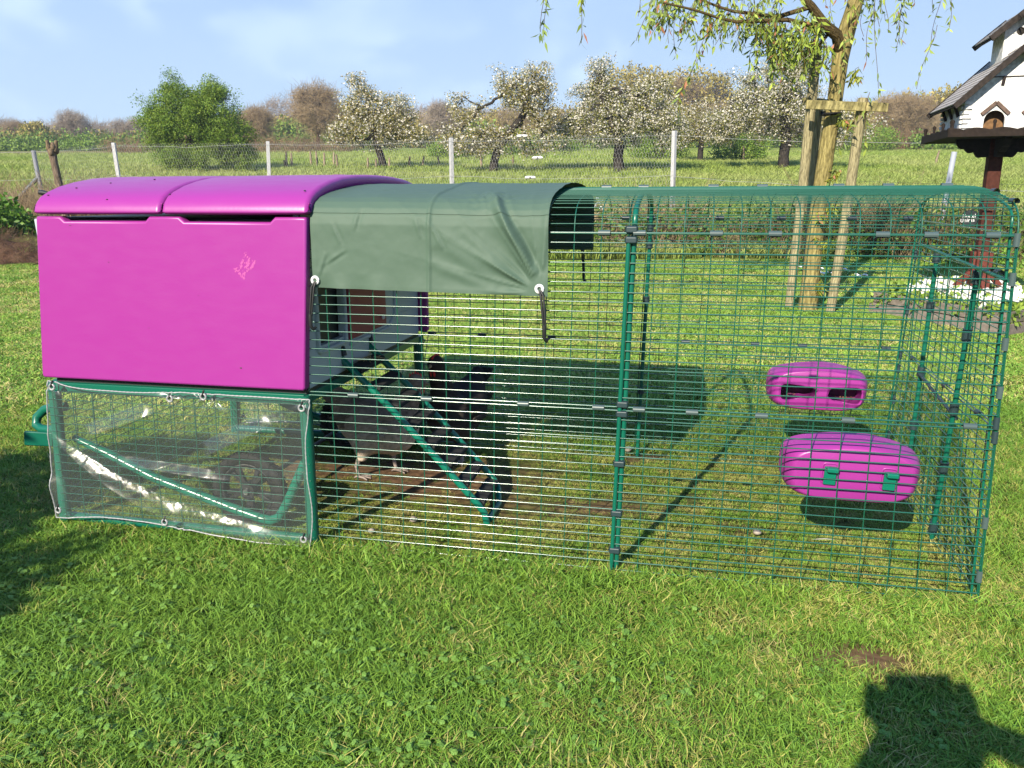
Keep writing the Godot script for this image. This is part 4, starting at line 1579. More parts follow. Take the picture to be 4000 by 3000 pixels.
func make_flower_bed() -> void:
	var cs := [ldy(3.19, 7.08, 0), ldy(3.74, 6.0, 0), ldy(4.82, 6.55, 0), ldy(4.27, 7.63, 0)]
	var o := ld(4.0, 6.82)
	var t := thing("flower_bed", "square raised bed of weathered boards at the foot of the dovecote", "flower bed", Vector3(o.x, 0, o.z))
	for k in 4:
		for r in 2:
			var a: Vector3 = cs[k]
			var b: Vector3 = cs[(k + 1) % 4]
			a.y = hgt(a.x, a.z)
			b.y = hgt(b.x, b.z)
			var lift := Vector3(0, 0.045 + 0.094 * r, 0)
			var inw := ((o - (a + b) * 0.5) * Vector3(1, 0, 1)).normalized() * (0.012 if r else 0.0)
			var m := MB.new()
			m.col = Color(0.20, 0.17, 0.145) * rr(0.85, 1.15)
			m.beam(a + lift + inw - t.position, b + lift + inw - t.position + jitter(0.006), 0.034, 0.088, Vector3.UP, 0.005)
			obj("edging_board", m, M.paint, t)
	var soil_mb := MB.new()
	soil_mb.col = Color(0.06, 0.042, 0.03)
	var f: Array = []
	for q in cs:
		f.append(Vector3(q.x, hgt(q.x, q.z) + 0.11, q.z) - t.position)
	soil_mb.poly(f, Vector3.UP)
	obj("soil", soil_mb, M.ground, t)
	# white pansies and their leaves
	var fl := MB.new()
	for k in 5:
		var an := TAU * k / 5.0
		var d := Vector3(cos(an), 0, sin(an))
		var s := Vector3(-sin(an), 0, cos(an))
		fl.col = Color(0.72, 0.72, 0.70)
		var g := fl.p(Vector3(0, 0.004, 0), Vector3.UP)
		for e in 5:
			var w := (e - 2) * 0.5
			fl.p(d * 0.032 * (0.55 + 0.45 * cos(w)) + s * 0.024 * sin(w) * 1.3 + Vector3(0, 0.004 * rr(0.5, 2.5), 0), (Vector3.UP + d * 0.4).normalized())
		for e in 4:
			fl.tri(g, g + 1 + e, g + 2 + e)
	fl.col = Color(0.55, 0.42, 0.05)
	fl.ball(Vector3(0, 0.006, 0), Vector3(0.005, 0.004, 0.005), 6, 4)
	var lf := leaf_cluster(12, 0.05, 0.05, 0.03, [Color(1, 1, 1), Color(0.8, 0.9, 0.7), Color(1.1, 1.05, 0.8)])
	var fx := []
	var lx := []
	var lcol := []
	for k in 1500:
		var u := rng.randf()
		var v := rng.randf()
		var q: Vector3 = cs[0] * (1 - u) * (1 - v) + cs[1] * u * (1 - v) + cs[2] * u * v + cs[3] * (1 - u) * v
		var g := hgt(q.x, q.z) + 0.11
		var e := minf(minf(u, 1 - u), minf(v, 1 - v))
		var c := Vector2(u - 0.5, v - 0.5).length()
		if c < 0.11:
			continue
		if k < 900:
			lx.append(Transform3D(Basis(jitter(1).normalized(), rr(0, TAU)), Vector3(q.x, g + rr(0.0, 0.09), q.z)))
			lcol.append(Color(0.15, 0.26, 0.04).lerp(Color(0.30, 0.40, 0.08), rng.randf()))
		if nz.get_noise_2d(q.x * 2.0, q.z * 2.0) > -0.02 and e > 0.06 and rng.randf() < 0.75:
			var b := Basis(Vector3(rr(-1, 1), 0, rr(-1, 1)).normalized(), rr(0.2, 1.1)) * Basis(Vector3.UP, rr(0, TAU))
			# heads turn to the sun
			b = Basis(Vector3(0.83, 0, 0.3).normalized(), 0.75) * b
			fx.append(Transform3D(b.scaled(Vector3.ONE * rr(0.9, 1.3)), Vector3(q.x, g + rr(0.06, 0.14), q.z)))
	tag(multi("white_pansies", fl.mesh(), M.flower, fx, []), "white pansies crowding the raised bed under the dovecote", "flowers", "", "stuff")
	tag(multi("pansy_leaves", lf, M.leaf, lx, lcol), "light green leaves between the white pansies", "leaves", "", "stuff")
	# round dark plaque hung on an arm of the post, lettered by hand
	var q := ldy(3.868, 6.88, 0.929)
	var s := thing("round_plaque", "round dark plaque with white handwriting hung left of the dovecote post", "sign", q, 0.0)
	s.transform = Transform3D(Basis(RGT, Vector3.UP, -FWD) * Basis(Vector3.UP, -0.5), q)
	var pm := MB.new()
	pm.col = Color(0.035, 0.042, 0.045)
	pm.tube([Vector3(0, 0, -0.03), Vector3(0, 0, -0.026), Vector3(0, 0, 0.022), Vector3(0, 0, 0.026)], [0.066, 0.07, 0.07, 0.065], 28)
	obj("disc", pm, M.paint, s)
	var arm := MB.new()
	arm.col = Color(0.03, 0.03, 0.03)
	arm.tube([Vector3(0, 0.06, -0.01), Vector3(0.06, 0.10, -0.01), Vector3(0.16, 0.09, -0.04)], 0.006, 6)
	obj("arm", arm, M.paint, s)
	for k in 2:
		var tm := TextMesh.new()
		tm.text = ["Nudel", "Unims"][k]
		var sf := SystemFont.new()
		sf.font_names = PackedStringArray(["Droid Sans"])
		sf.font_italic = true
		tm.font = sf
		tm.font_size = 32
		tm.pixel_size = 0.00115
		tm.depth = 0.002
		var o2 := inst("lettering", tm, mat(lin(0.75, 0.76, 0.76), 0.6), s)
		o2.position = Vector3(-0.008 - 0.008 * k, 0.020 - 0.036 * k, 0.0275)
		o2.rotation.z = 0.06


func wobj(called: String, mb: MB, m: Material, t: Node3D, holder: Node = null) -> MeshInstance3D:
	# a part given in metres from the front foot of the coop's right leg
	var o := obj(called, mb, m, t if holder == null else holder)
	if holder == null:
		o.position = -t.position
	return o


func bevel_prism(mb: MB, pts: PackedVector2Array, z0: float, z1: float, bev: float) -> void:
	# outline in x and y, from z0 to the front z1, front edge rounded
	var n := pts.size()
	var cw := Geometry2D.is_polygon_clockwise(pts)
	var inn := PackedVector2Array()
	var mid := PackedVector2Array()
	var nor := []
	for k in n:
		var e1 := (pts[k] - pts[(k + n - 1) % n]).normalized()
		var e2 := (pts[(k + 1) % n] - pts[k]).normalized()
		var sg := -1.0 if cw else 1.0
		var n1 := Vector2(e1.y, -e1.x) * sg
		var n2 := Vector2(e2.y, -e2.x) * sg
		var b := (n1 + n2)
		b = b / maxf(0.4, b.length_squared()) * 2.0
		nor.append(b.normalized())
		inn.append(pts[k] - b * bev)
		mid.append(pts[k] - b * bev * 0.3)
	var f := mb.v.size()
	for k in n:
		var q: Vector2 = nor[k]
		var nn := Vector3(q.x, q.y, 0)
		mb.p(Vector3(pts[k].x, pts[k].y, z0), nn)
		mb.p(Vector3(pts[k].x, pts[k].y, z1 - bev), nn)
		mb.p(Vector3(mid[k].x, mid[k].y, z1 - bev * 0.3), (nn + Vector3.BACK).normalized())
		mb.p(Vector3(inn[k].x, inn[k].y, z1), Vector3.BACK)
	for k in n:
		var a := f + k * 4
		var b := f + ((k + 1) % n) * 4
		for e in 3:
			mb.quad(a + e, a + e + 1, b + e + 1, b + e)
	var t := Geometry2D.triangulate_polygon(inn)
	for k in range(0, t.size(), 3):
		mb.tri(f + t[k] * 4 + 3, f + t[k + 1] * 4 + 3, f + t[k + 2] * 4 + 3)
	var g := mb.v.size()
	for k in n:
		mb.p(Vector3(pts[k].x, pts[k].y, z0), Vector3.FORWARD)
	t = Geometry2D.triangulate_polygon(pts)
	for k in range(0, t.size(), 3):
		mb.tri(g + t[k], g + t[k + 1], g + t[k + 2])


func lid_profile() -> Array:
	var a := [Vector2(0.012, 1.080), Vector2(0.034, 1.083), Vector2(0.036, 1.090), Vector2(0.031, 1.105), Vector2(0.020, 1.121), Vector2(0.002, 1.137), Vector2(-0.03, 1.152), Vector2(-0.08, 1.168), Vector2(-0.15, 1.183), Vector2(-0.24, 1.196), Vector2(-0.36, 1.204), Vector2(-0.46, 1.207), Vector2(-0.56, 1.208)]
	var out := a.duplicate()
	for k in range(a.size() - 2, -1, -1):
		out.append(Vector2(-1.12 - a[k].x, a[k].y))
	return out


func make_lid(x0: float, x1: float, open_right: bool) -> MB:
	var pr := lid_profile()
	var nr := []
	for k in pr.size():
		var d: Vector2 = (pr[mini(k + 1, pr.size() - 1)] - pr[maxi(k - 1, 0)]).normalized()
		nr.append(Vector2(d.y, -d.x))
	# (x, inset) stations along the lid
	var st := [[x0, 0.030], [x0, 0.012], [x0 + 0.003, 0.004], [x0 + 0.012, 0.0], [lerpf(x0, x1, 0.5), -0.001], [x1 - 0.016, 0.0], [x1 - 0.004, 0.004], [x1, 0.014], [x1 + 0.0005, 0.034], [x1 - 0.02, 0.036], [x0 + 0.02, 0.034], [x0, 0.030]]
	var rows := []
	for s in st:
		var row := []
		for k in pr.size():
			var q: Vector2 = pr[k] - nr[k] * float(s[1])
			row.append(Vector3(s[0], q.y, q.x))
		rows.append(row)
	var mb := MB.new()
	mb.surf(rows, true)
	return mb


func make_coop() -> void:
	var t := thing("chicken_coop", "pink plastic chicken coop with two lids on a green wheeled frame", "chicken coop", Vector3(-0.46, 0, -0.56))
	var pts := PackedVector2Array([Vector2(-0.945, 0.536), Vector2(-0.951, 0.541), Vector2(-0.953, 0.55), Vector2(-0.893, 1.066), Vector2(-0.889, 1.074), Vector2(-0.801, 1.074), Vector2(-0.786, 1.060), Vector2(-0.495, 1.060), Vector2(-0.480, 1.074), Vector2(-0.374, 1.074), Vector2(-0.357, 1.059), Vector2(-0.068, 1.058), Vector2(-0.051, 1.073), Vector2(0.048, 1.073), Vector2(0.053, 1.066), Vector2(0.014, 0.543), Vector2(0.006, 0.534)])
	var fp := MB.new()
	bevel_prism(fp, pts, 0.0, 0.03, 0.009)
	var panel := wobj("front_panel", fp, M.pink, t)
	# pale hand smear and a few specks on the panel
	var sm := MB.new()
	for k in 110:
		var stroke: Array = [[-0.185, 0.905, -0.150, 0.965], [-0.165, 0.90, -0.140, 0.955], [-0.150, 0.91, -0.125, 0.940], [-0.195, 0.915, -0.165, 0.885]][k % 4]
		var f := rng.randf()
		var c := Vector3(lerpf(stroke[0], stroke[2], f), lerpf(stroke[1], stroke[3], f), 0.0301) + Vector3(rr(-1, 1), rr(-1, 1), 0) * rr(0.0, 0.012)
		sm.ball(c, Vector3(rr(0.0015, 0.006), rr(0.001, 0.003), 0.0003), 7, 4, Basis(Vector3.BACK, rr(0.6, 1.5)))
	var smo := wobj("pale_smear", sm, mat(lin(0.40, 0.085, 0.28), 0.8, 0.2), t)
	smo.name = "pale_smear"
	var sp := MB.new()
	for s in [[-0.766, 1.045, 0.006, 0.001], [-0.203, 0.601, 0.004, 0.003], [-0.64, 0.93, 0.002, 0.002], [-0.52, 0.72, 0.0015, 0.0015], [-0.33, 0.83, 0.0015, 0.001]]:
		sp.ball(Vector3(s[0], s[1], 0.0303), Vector3(s[2], s[3], 0.0006), 6, 4)
	wobj("specks", sp, mat(lin(0.10, 0.03, 0.07), 0.8), t)
	var bp := MB.new()
	bp.box(Vector3(-0.44, 0.805, -1.135), Vector3(0.98, 0.54, 0.03), Basis(), 0.008)
	wobj("back_panel", bp, M.pink, t)
	wobj("lid", make_lid(-0.893, -0.4325, false), M.pink, t)
	var lid2 := wobj("lid", make_lid(-0.4285, 0.062, true), M.pink, t)
	var dim := MB.new()
	dim.ball(Vector3(-0.03, 1.2035, -0.42), Vector3(0.045, 0.002, 0.05), 16, 5)
	dim.ball(Vector3(-0.03, 1.205, -0.42), Vector3(0.034, 0.0025, 0.038), 16, 5)
	var dimo := obj("grip_dimple", dim, M.pink, lid2)
	dimo.position = Vector3.ZERO
	var kn := MB.new()
	kn.tube([Vector3(-0.885, 1.145, -0.03), Vector3(-0.905, 1.148, -0.03), Vector3(-0.918, 1.149, -0.03)], [0.006, 0.009, 0.007], 8)
	wobj("hinge_knob", kn, M.black, t)
	# specks of dirt on the lid
	var sd := MB.new()
	for s in [[-0.86, 1.139, -0.002], [-0.80, 1.162, -0.06], [-0.72, 1.178, -0.125], [-0.60, 1.19, -0.19], [-0.42, 1.14, -0.005], [0.03, 1.150, -0.02], [-0.63, 1.125, 0.016]]:
		sd.ball(Vector3(s[0], s[1] + 0.001, s[2]), Vector3(0.004, 0.0018, 0.004), 6, 4)
	wobj("dirt_specks", sd, M.black, t)
	# dark gap and inner tub under the lids
	var tub := MB.new()
	tub.box(Vector3(-0.445, 0.80, -0.56), Vector3(0.86, 0.54, 1.07), Basis(), 0.01)
	wobj("inner_tub", tub, M.black, t)
	# right end wall, seen through the wire: bands round the doorway
	var px := 0.0
	var rw := MB.new()
	for b in [[0.532, 0.655, -1.11, -0.01], [0.655, 0.93, -0.095, -0.01], [0.655, 0.93, -1.11, -0.295], [0.93, 1.07, -1.11, -0.01]]:
		rw.box(Vector3(px, (b[0] + b[1]) / 2, (b[2] + b[3]) / 2), Vector3(0.02, b[1] - b[0], b[3] - b[2]), Basis(), 0.002)
	var arch := PackedVector2Array()
	var lp := lid_profile()
	for q in lp:
		arch.append(Vector2(clampf(q.x, -1.11, -0.01), q.y - 0.05))
	rw.prism(arch, 0.018, Transform3D(Basis(Vector3(0, 0, 1), Vector3.UP, Vector3(-1, 0, 0)), Vector3(px, 0, 0)))
	wobj("end_wall", rw, M.panel_grey, t)
	var ridge := MB.new()
	ridge.tube([Vector3(px + 0.012, 0.90, -0.085), Vector3(px + 0.012, 0.645, -0.085), Vector3(px + 0.012, 0.635, -0.10), Vector3(px + 0.012, 0.635, -0.29), Vector3(px + 0.012, 0.645, -0.305), Vector3(px + 0.012, 0.90, -0.305)], 0.010, 8)
	ridge.tube([Vector3(px + 0.010, 0.62, -0.34), Vector3(px + 0.010, 0.615, -0.72), Vector3(px + 0.010, 0.66, -0.80), Vector3(px + 0.010, 0.9, -0.82)], 0.009, 8)
	wobj("doorway_ridge", ridge, M.panel_grey, t)
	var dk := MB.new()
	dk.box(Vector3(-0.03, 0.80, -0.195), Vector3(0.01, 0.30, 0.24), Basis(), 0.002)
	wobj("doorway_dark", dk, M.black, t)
	var rd := MB.new()
	rd.box(Vector3(px + 0.014, 0.775, -0.51), Vector3(0.012, 0.28, 0.36), Basis(), 0.004)
	var door := wobj("sliding_door", rd, M.red, t)
	var kb := MB.new()
	kb.ball(Vector3(px + 0.024, 0.672, -0.644), Vector3(0.006, 0.010, 0.012), 10, 6)
	obj("door_knob", kb, M.white_plastic, door)
	var lw := MB.new()
	lw.box(Vector3(-0.92, 0.80, -0.56), Vector3(0.02, 0.53, 1.08), Basis(Vector3.BACK, 0.06), 0.003)
	wobj("end_wall", lw, M.panel_grey, t)
	var fl := MB.new()
	fl.box(Vector3(-0.46, 0.522, -0.56), Vector3(0.93, 0.02, 1.12), Basis(), 0.004)
	wobj("floor_tray", fl, M.black, t)
	# green tube frame
	for l in [[-0.935, -0.965, 0.0], [0.0, -0.004, 0.005], [-0.935, -0.955, -1.12], [0.0, 0.0, -1.12]]:
		var m := MB.new()
		m.tube([Vector3(l[1], 0.0, l[2]), Vector3(lerpf(l[1], l[0], 0.5), 0.26, l[2]), Vector3(l[0], 0.515, l[2])], 0.020, 14)
		wobj("leg", m, M.green, t)
	for z in [0.005, -1.12]:
		var m := MB.new()
		m.box(Vector3(-0.462, 0.503, z), Vector3(0.93, 0.032, 0.026), Basis(), 0.004)
		wobj("top_rail", m, M.green, t)
		var b := MB.new()
		b.tube([Vector3(-0.955, 0.024, z), Vector3(0.0, 0.020, z)], 0.016, 12)
		wobj("bottom_rail", b, M.green, t)
	for x in [-0.945, 0.0]:
		var m := MB.new()
		m.box(Vector3(x, 0.503, -0.56), Vector3(0.026, 0.032, 1.09), Basis(), 0.004)
		wobj("side_rail", m, M.green, t)
	# wire panels under the coop: front, left end, back
	for s in 3:
		var m := MB.new()
		for k in 17:
			var y := 0.032 + 0.0285 * k
			if s == 1:
				m.wire(Vector3(-0.962 + 0.05 * y, y, 0.0), Vector3(-0.962 + 0.05 * y, y, -1.12), 0.0014)
			else:
				m.wire(Vector3(-0.955, y, 0.022 if s == 0 else -1.14), Vector3(0.01, y, 0.022 if s == 0 else -1.14), 0.0014)
		for k in 13:
			if s == 1:
				m.wire(Vector3(-0.962, 0.03, -0.09 * k), Vector3(-0.938, 0.49, -0.09 * k), 0.0016)
			else:
				var x := -0.925 + 0.0768 * k
				m.wire(Vector3(x - 0.012, 0.03, 0.0248 if s == 0 else -1.1428), Vector3(x, 0.49, 0.0248 if s == 0 else -1.1428), 0.0016)
		wobj("wire_panel", m, M.wire, t).set_meta("kind", "stuff")
	# bent lifting levers, wheels, axle
	for z in [-0.05, -1.05]:
		var m := MB.new()
		m.tube([Vector3(-0.93, 0.30, z), Vector3(-0.80, 0.25, z), Vector3(-0.629, 0.174, z), Vector3(-0.33, 0.082, z), Vector3(-0.22, 0.052, z), Vector3(-0.185, 0.048, z), Vector3(-0.155, 0.06, z), Vector3(-0.12, 0.115, z), Vector3(-0.042, 0.27, z)], [0.011, 0.016, 0.0165, 0.0165, 0.0165, 0.0165, 0.0165, 0.0165, 0.0165], 14)
		var lever := wobj("lifting_lever", m, M.lever, t)
		var hub := -0.115 if z > -0.5 else -0.99
		wheel(t, Vector3(-0.295, 0.128, hub))
	var ax := MB.new()
	ax.tube([Vector3(-0.295, 0.128, -0.10), Vector3(-0.295, 0.128, -1.0)], 0.009, 10)
	wobj("axle", ax, M.black, t)
	var hm := MB.new()
	hm.tube([Vector3(-0.955, 0.41, -0.06), Vector3(-1.0, 0.41, -0.06), Vector3(-1.045, 0.395, -0.06), Vector3(-1.072, 0.368, -0.05), Vector3(-1.07, 0.342, -0.04), Vector3(-1.04, 0.332, -0.03), Vector3(-0.96, 0.335, -0.02)], 0.0155, 12)
	var hd := wobj("carrying_handle", hm, M.green, t)
	var pm := MB.new()
	pm.box(Vector3(-1.03, 0.305, 0.0), Vector3(0.095, 0.052, 0.012), Basis(Vector3.UP, 0.35) * Basis(Vector3.BACK, -0.1), 0.004)
	obj("handle_plate", pm, M.green, hd)


func wheel(t: Node3D, c: Vector3) -> void:
	var w := Node3D.new()
	var nm := "wheel"
	if t.has_node("wheel"):
		nm = "wheel_001"
	w.name = nm
	t.add_child(w)
	w.position = c - t.position
	w.scale = Vector3(1.3, 1.3, 1.15)
	var ty := MB.new()
	var rows := []
	for k in 37:
		var an := TAU * k / 36.0
		var row := []
		for q in [[0.078, -0.018], [0.098, -0.019], [0.105, -0.013], [0.107, 0.0], [0.105, 0.013], [0.098, 0.019], [0.078, 0.018], [0.078, -0.018]]:
			row.append(Vector3(cos(an) * q[0], sin(an) * q[0], q[1]))
		rows.append(row)
	ty.surf(rows, true)
	for k in 36:
		var an := TAU * k / 36.0
		ty.box(Vector3(cos(an) * 0.1065, sin(an) * 0.1065, 0), Vector3(0.003, 0.008, 0.03), Basis(Vector3.BACK, an), 0.001)
	obj("tyre", ty, M.rubber, w)
	var rim := MB.new()
	rows = []
	for k in 37:
		var an := TAU * k / 36.0
		var row := []
		for q in [[0.068, -0.014], [0.080, -0.016], [0.080, 0.016], [0.068, 0.014], [0.068, -0.014]]:
			row.append(Vector3(cos(an) * q[0], sin(an) * q[0], q[1]))
		rows.append(row)
	rim.surf(rows, true)
	for k in 5:
		var an := TAU * k / 5.0 + 0.94
		for e in [-0.16, 0.16]:
			var d := Vector3(cos(an + e), sin(an + e), 0)
			rim.beam(Vector3(cos(an), sin(an), 0) * 0.018, d * 0.07, 0.012, 0.014, Vector3.BACK, 0.002)
	rim.tube([Vector3(0, 0, -0.02), Vector3(0, 0, 0.02)], 0.022, 16)
	obj("rim", rim, M.black, w)
	var cap := MB.new()
	cap.tube([Vector3(0, 0, 0.02), Vector3(0, 0, 0.026)], [0.011, 0.008], 12)
	obj("hub_cap", cap, M.steel, w)


# ------------------------------------------------------------------- the wire run
const ARCH := [[0.0, 1.03], [0.0, 1.05], [-0.005, 1.070], [-0.015, 1.088], [-0.031, 1.102], [-0.055, 1.113], [-0.10, 1.124], [-0.19, 1.137], [-0.32, 1.150], [-0.44, 1.157], [-0.58, 1.160]]


func arch_full(grow_by := 0.0) -> Array:
	var a := []
	for q in ARCH:
		a.append(Vector2(q[0], q[1]))
	for k in range(ARCH.size() - 2, -1, -1):
		a.append(Vector2(-1.16 - ARCH[k][0], ARCH[k][1] + 0.012 * (1.0 if k < 2 else 0.0)))
	if grow_by == 0.0:
		return a
	var out := []
	for k in a.size():
		var d: Vector2 = (a[mini(k + 1, a.size() - 1)] - a[maxi(k - 1, 0)]).normalized()
		out.append(a[k] + Vector2(d.y, -d.x) * grow_by)
	return out


func rx(s: float, y: float, zf: float) -> float:
	# x of station s (0 coop, 1 middle hoop, 2 far end); the run leans a little
	var k := clampf(y / 1.03, 0, 1.15)
	var x0 := 0.012
	var x1 := lerpf(0.988, 1.012, k)
	var x2 := lerpf(lerpf(2.022, 1.995, k), lerpf(2.03, 2.066, k), zf)
	return lerpf(x0, x1, s) if s < 1.0 else lerpf(x1, x2, s - 1.0)


func rp(s: float, y: float, z: float) -> Vector3:
	return Vector3(rx(s, y, clampf(-z / 1.16, 0, 1)), y, z)


func run_wire(mb: MB, s0: float, s1: float, y: float, z: float, r := 0.00150) -> void:
	var pts := []
	var rs := []
	for k in 14:
		pts.append(rp(lerpf(s0, s1, k / 13.0), y, z) + Vector3(0, rr(-0.0002, 0.0002), 0))
		rs.append(r * rr(0.97, 1.03))
	mb.tube(pts, rs, 6, false)


func make_run() -> void:
	var t := thing("wire_run", "long green wire mesh chicken run with an arched top, joined to the pink coop", "chicken run", Vector3(1.0, 0, -0.58))
	# flat wall panels, front and back, lower and upper
	for sec in 2:
		for side in 2:
			var z := 0.0 if side == 0 else -1.16
			for up in 2:
				var mb := MB.new()
				var ya: float = [0.006, 0.527][up]
				var yb: float = [0.516, 1.032][up]
				for k in 19:
					var y := lerpf(ya, yb, k / 18.0)
					run_wire(mb, sec, sec + 1, y, z, 0.0026 if k in [0, 18] else 0.0020)
				var zz := z - 0.003 if side == 0 else z + 0.003
				for k in 14:
					var s := sec + (k / 13.0)
					var r := 0.0024 if k in [0, 13] else 0.0017
					mb.tube([rp(s, ya, zz), rp(s, (ya + yb) / 2, zz), rp(s, yb, zz)], r, 6, false)
				wobj("wire_panel", mb, M.wire, t).set_meta("kind", "stuff")
	# arched roof panels, front half and back half
	var full := arch_full()
	var half := ARCH.size()
	for sec in 2:
		for side in 2:
			var mb := MB.new()
			var prof := full.slice(0, half) if side == 0 else full.slice(half - 1)
			# evenly spaced along the curve
			var total := 0.0
			for k in prof.size() - 1:
				total += prof[k].distance_to(prof[k + 1])
			var n := 24
			for j in n + 1:
				var want := total * j / n
				var k := 0
				while k < prof.size() - 2 and want > prof[k].distance_to(prof[k + 1]):
					want -= prof[k].distance_to(prof[k + 1])
					k += 1
				var q: Vector2 = prof[k].lerp(prof[k + 1], clampf(want / maxf(1e-5, prof[k].distance_to(prof[k + 1])), 0, 1))
				run_wire(mb, sec, sec + 1, q.y, q.x, 0.0024 if j in [0, n] else 0.0015)
			for k in 14:
				var pts := []
				for q in prof:
					pts.append(rp(sec + k / 13.0, q.y, q.x) + Vector3(0, -0.003, 0))
				mb.tube(pts, 0.0024 if k in [0, 13] else 0.0017, 6, false)
			wobj("roof_panel", mb, M.wire_roof, t).set_meta("kind", "stuff")
	# end wall: lower and upper panel and the arched head
	for up in 3:
		var mb := MB.new()
		var ya: float = [0.006, 0.527, 1.034][up]
		var yb: float = [0.516, 1.032, 1.15][up]
		var n: int = [18, 18, 4][up]
		for k in n + 1:
			var y := lerpf(ya, yb, float(k) / n)
			var z0 := 0.0
			var z1 := -1.16
			if up == 2:
				for q in full:
					if q.y >= y:
						z0 = minf(q.x, 0.0)
						break
				z1 = -1.16 - z0
			var pts := []
			for e in 9:
				pts.append(rp(2.0, y, lerpf(z0, z1, e / 8.0)))
			mb.tube(pts, 0.0024 if k in [0, n] else 0.0015, 6, false)
		for k in 16:
			var z := -1.16 * k / 15.0
			var top := yb
			if up == 2:
				for e in full.size() - 1:
					if z <= full[e].x and z >= full[e + 1].x:
						top = lerpf(full[e].y, full[e + 1].y, (full[e].x - z) / maxf(1e-5, full[e].x - full[e + 1].x))
						break
			mb.tube([rp(2.0, ya, z) + Vector3(0.003, 0, 0), rp(2.0, top, z) + Vector3(0.003, 0, 0)], 0.0024 if k in [0, 15] else 0.0017, 6, false)
		wobj("end_panel", mb, M.wire, t).set_meta("kind", "stuff")
	# tube hoops: the middle one and the far end
	for s in [1.0, 2.0]:
		var pts := []
		var dx := 0.014 if s == 1.0 else -0.012
		for y in [0.0, 0.3, 0.6, 0.9]:
			pts.append(rp(s, y, -0.012) + Vector3(dx, 0, 0))
		for q in arch_full(0.0).slice(0):
			pts.append(rp(s, q.y - 0.012, clampf(q.x, -1.145, -0.015)) + Vector3(dx, 0, 0))
		for y in [0.9, 0.6, 0.3, 0.0]:
			pts.append(rp(s, y, -1.148) + Vector3(dx, 0, 0))
		var mb := MB.new()
		mb.tube(pts, 0.0082 if s == 1.0 else 0.0035, 12)
		wobj("hoop_tube", mb, M.green, t)
	var ins := MB.new()
	for y in [0.005]:
		ins.tube([rp(1.0, 0.0, 0.0), rp(1.0, 0.55, 0.0), rp(1.0, 1.02, 0.0)], 0.0065, 10)
	wobj("upright", ins, M.green, t)
	# the door in the end wall
	for d in [[-0.79, -0.80, 0.03, 0.945], [-0.285, -0.43, 0.0, 0.925]]:
		var mb := MB.new()
		var a := rp(2.0, d[2], d[1]) + Vector3(-0.006, 0, 0)
		var b := rp(2.0, d[3], d[0]) + Vector3(-0.006, 0, 0)
		mb.tube([a, a.lerp(b, 0.5), b], 0.008, 12)
		var dp := wobj("door_post", mb, M.green, t)
		for f in [0.06, 0.3, 0.52, 0.78, 0.97]:
			var col := MB.new()
			col.tube([a.lerp(b, f - 0.02), a.lerp(b, f + 0.02)], 0.0135, 10)
			obj("collar", col, M.clip_dark, dp)
	var bars := [[Vector3(2.0, 0.957, -0.82), Vector3(2.0, 0.914, 0.0)], [Vector3(2.03, 0.499, -0.79), Vector3(2.03, 0.45, -0.35)]]
	for b in bars:
		var mb := MB.new()
		mb.tube([b[0] + Vector3(-0.008, 0, 0), b[1] + Vector3(-0.008, 0, 0)], 0.0055, 8)
		wobj("door_bar", mb, M.clip_dark if b == bars[1] else M.green, t)
	# clips that hold the panels together
	var sl := MB.new()
	var arcp := []
	var rows := []
	for e in [-0.017, 0.017]:
		var row := []
		for k in 13:
			var an := lerpf(-0.6, 4.3, k / 12.0)
			row.append(Vector3(e, sin(an) * 0.0088, cos(an) * 0.0088))
		rows.append(row)
	sl.surf(rows, true)
	rows = []
	for e in [-0.017, 0.017]:
		var row := []
		for k in 13:
			var an := lerpf(-0.6, 4.3, k / 12.0)
			row.append(Vector3(e, sin(an) * 0.0074, cos(an) * 0.0074))
		rows.append(row)
	sl.surf(rows, false)
	var clip_mesh := sl.mesh()
	var cl := func(p: Vector3, b := Basis.IDENTITY, dark := false):
		var o := inst("clip", clip_mesh, M.clip_dark if dark else M.clip, t)
		o.transform = Transform3D(b, p - t.position)
	for x in [0.164, 0.406, 0.71, 0.937, 1.056, 1.208, 1.401, 1.633, 1.943]:
		cl.call(Vector3(x, 0.5215, 0.0))
	for x in [0.943, 1.041, 1.249, 1.403, 1.673, 1.791, 1.937]:
		cl.call(Vector3(x, 1.031, 0.0))
	for x in [0.892, 1.019, 1.253, 1.412, 1.653, 1.805, 1.98]:
		cl.call(Vector3(x, 1.160, -0.58), Basis(Vector3.RIGHT, -0.5))
	for x in [0.057, 0.291, 0.61, 1.19, 1.476, 1.666, 1.99]:
		cl.call(Vector3(x, 0.5215, -1.16), Basis.IDENTITY, true)
	for x in [0.922, 1.024, 1.303, 1.544, 1.814, 2.02]:
		cl.call(Vector3(x, 1.04, -1.16), Basis.IDENTITY, true)
	var up := Basis(Vector3.BACK, PI / 2)
	for y in [1.02, 0.92, 0.75, 0.62, 0.535, 0.495, 0.249, 0.087]:
		cl.call(rp(2.0, y, 0.0), up, y < 0.6 and y > 0.4)
	for y in [0.90, 0.68, 0.5, 0.44, 0.31, 0.16]:
		cl.call(rp(2.0, y, -1.16), up, true)
	for q in [[-0.06, 1.116], [-0.24, 1.141]]:
		cl.call(rp(2.0, q[1], q[0]), Basis(Vector3.UP, PI / 2), true)
	for q in [[-0.12, 0.926], [-0.20, 0.924], [-0.62, 0.935], [-0.15, 0.5215], [-0.5, 0.5215], [-0.95, 0.5215]]:
		cl.call(rp(2.0, q[1], q[0]), Basis(Vector3.UP, PI / 2), true)
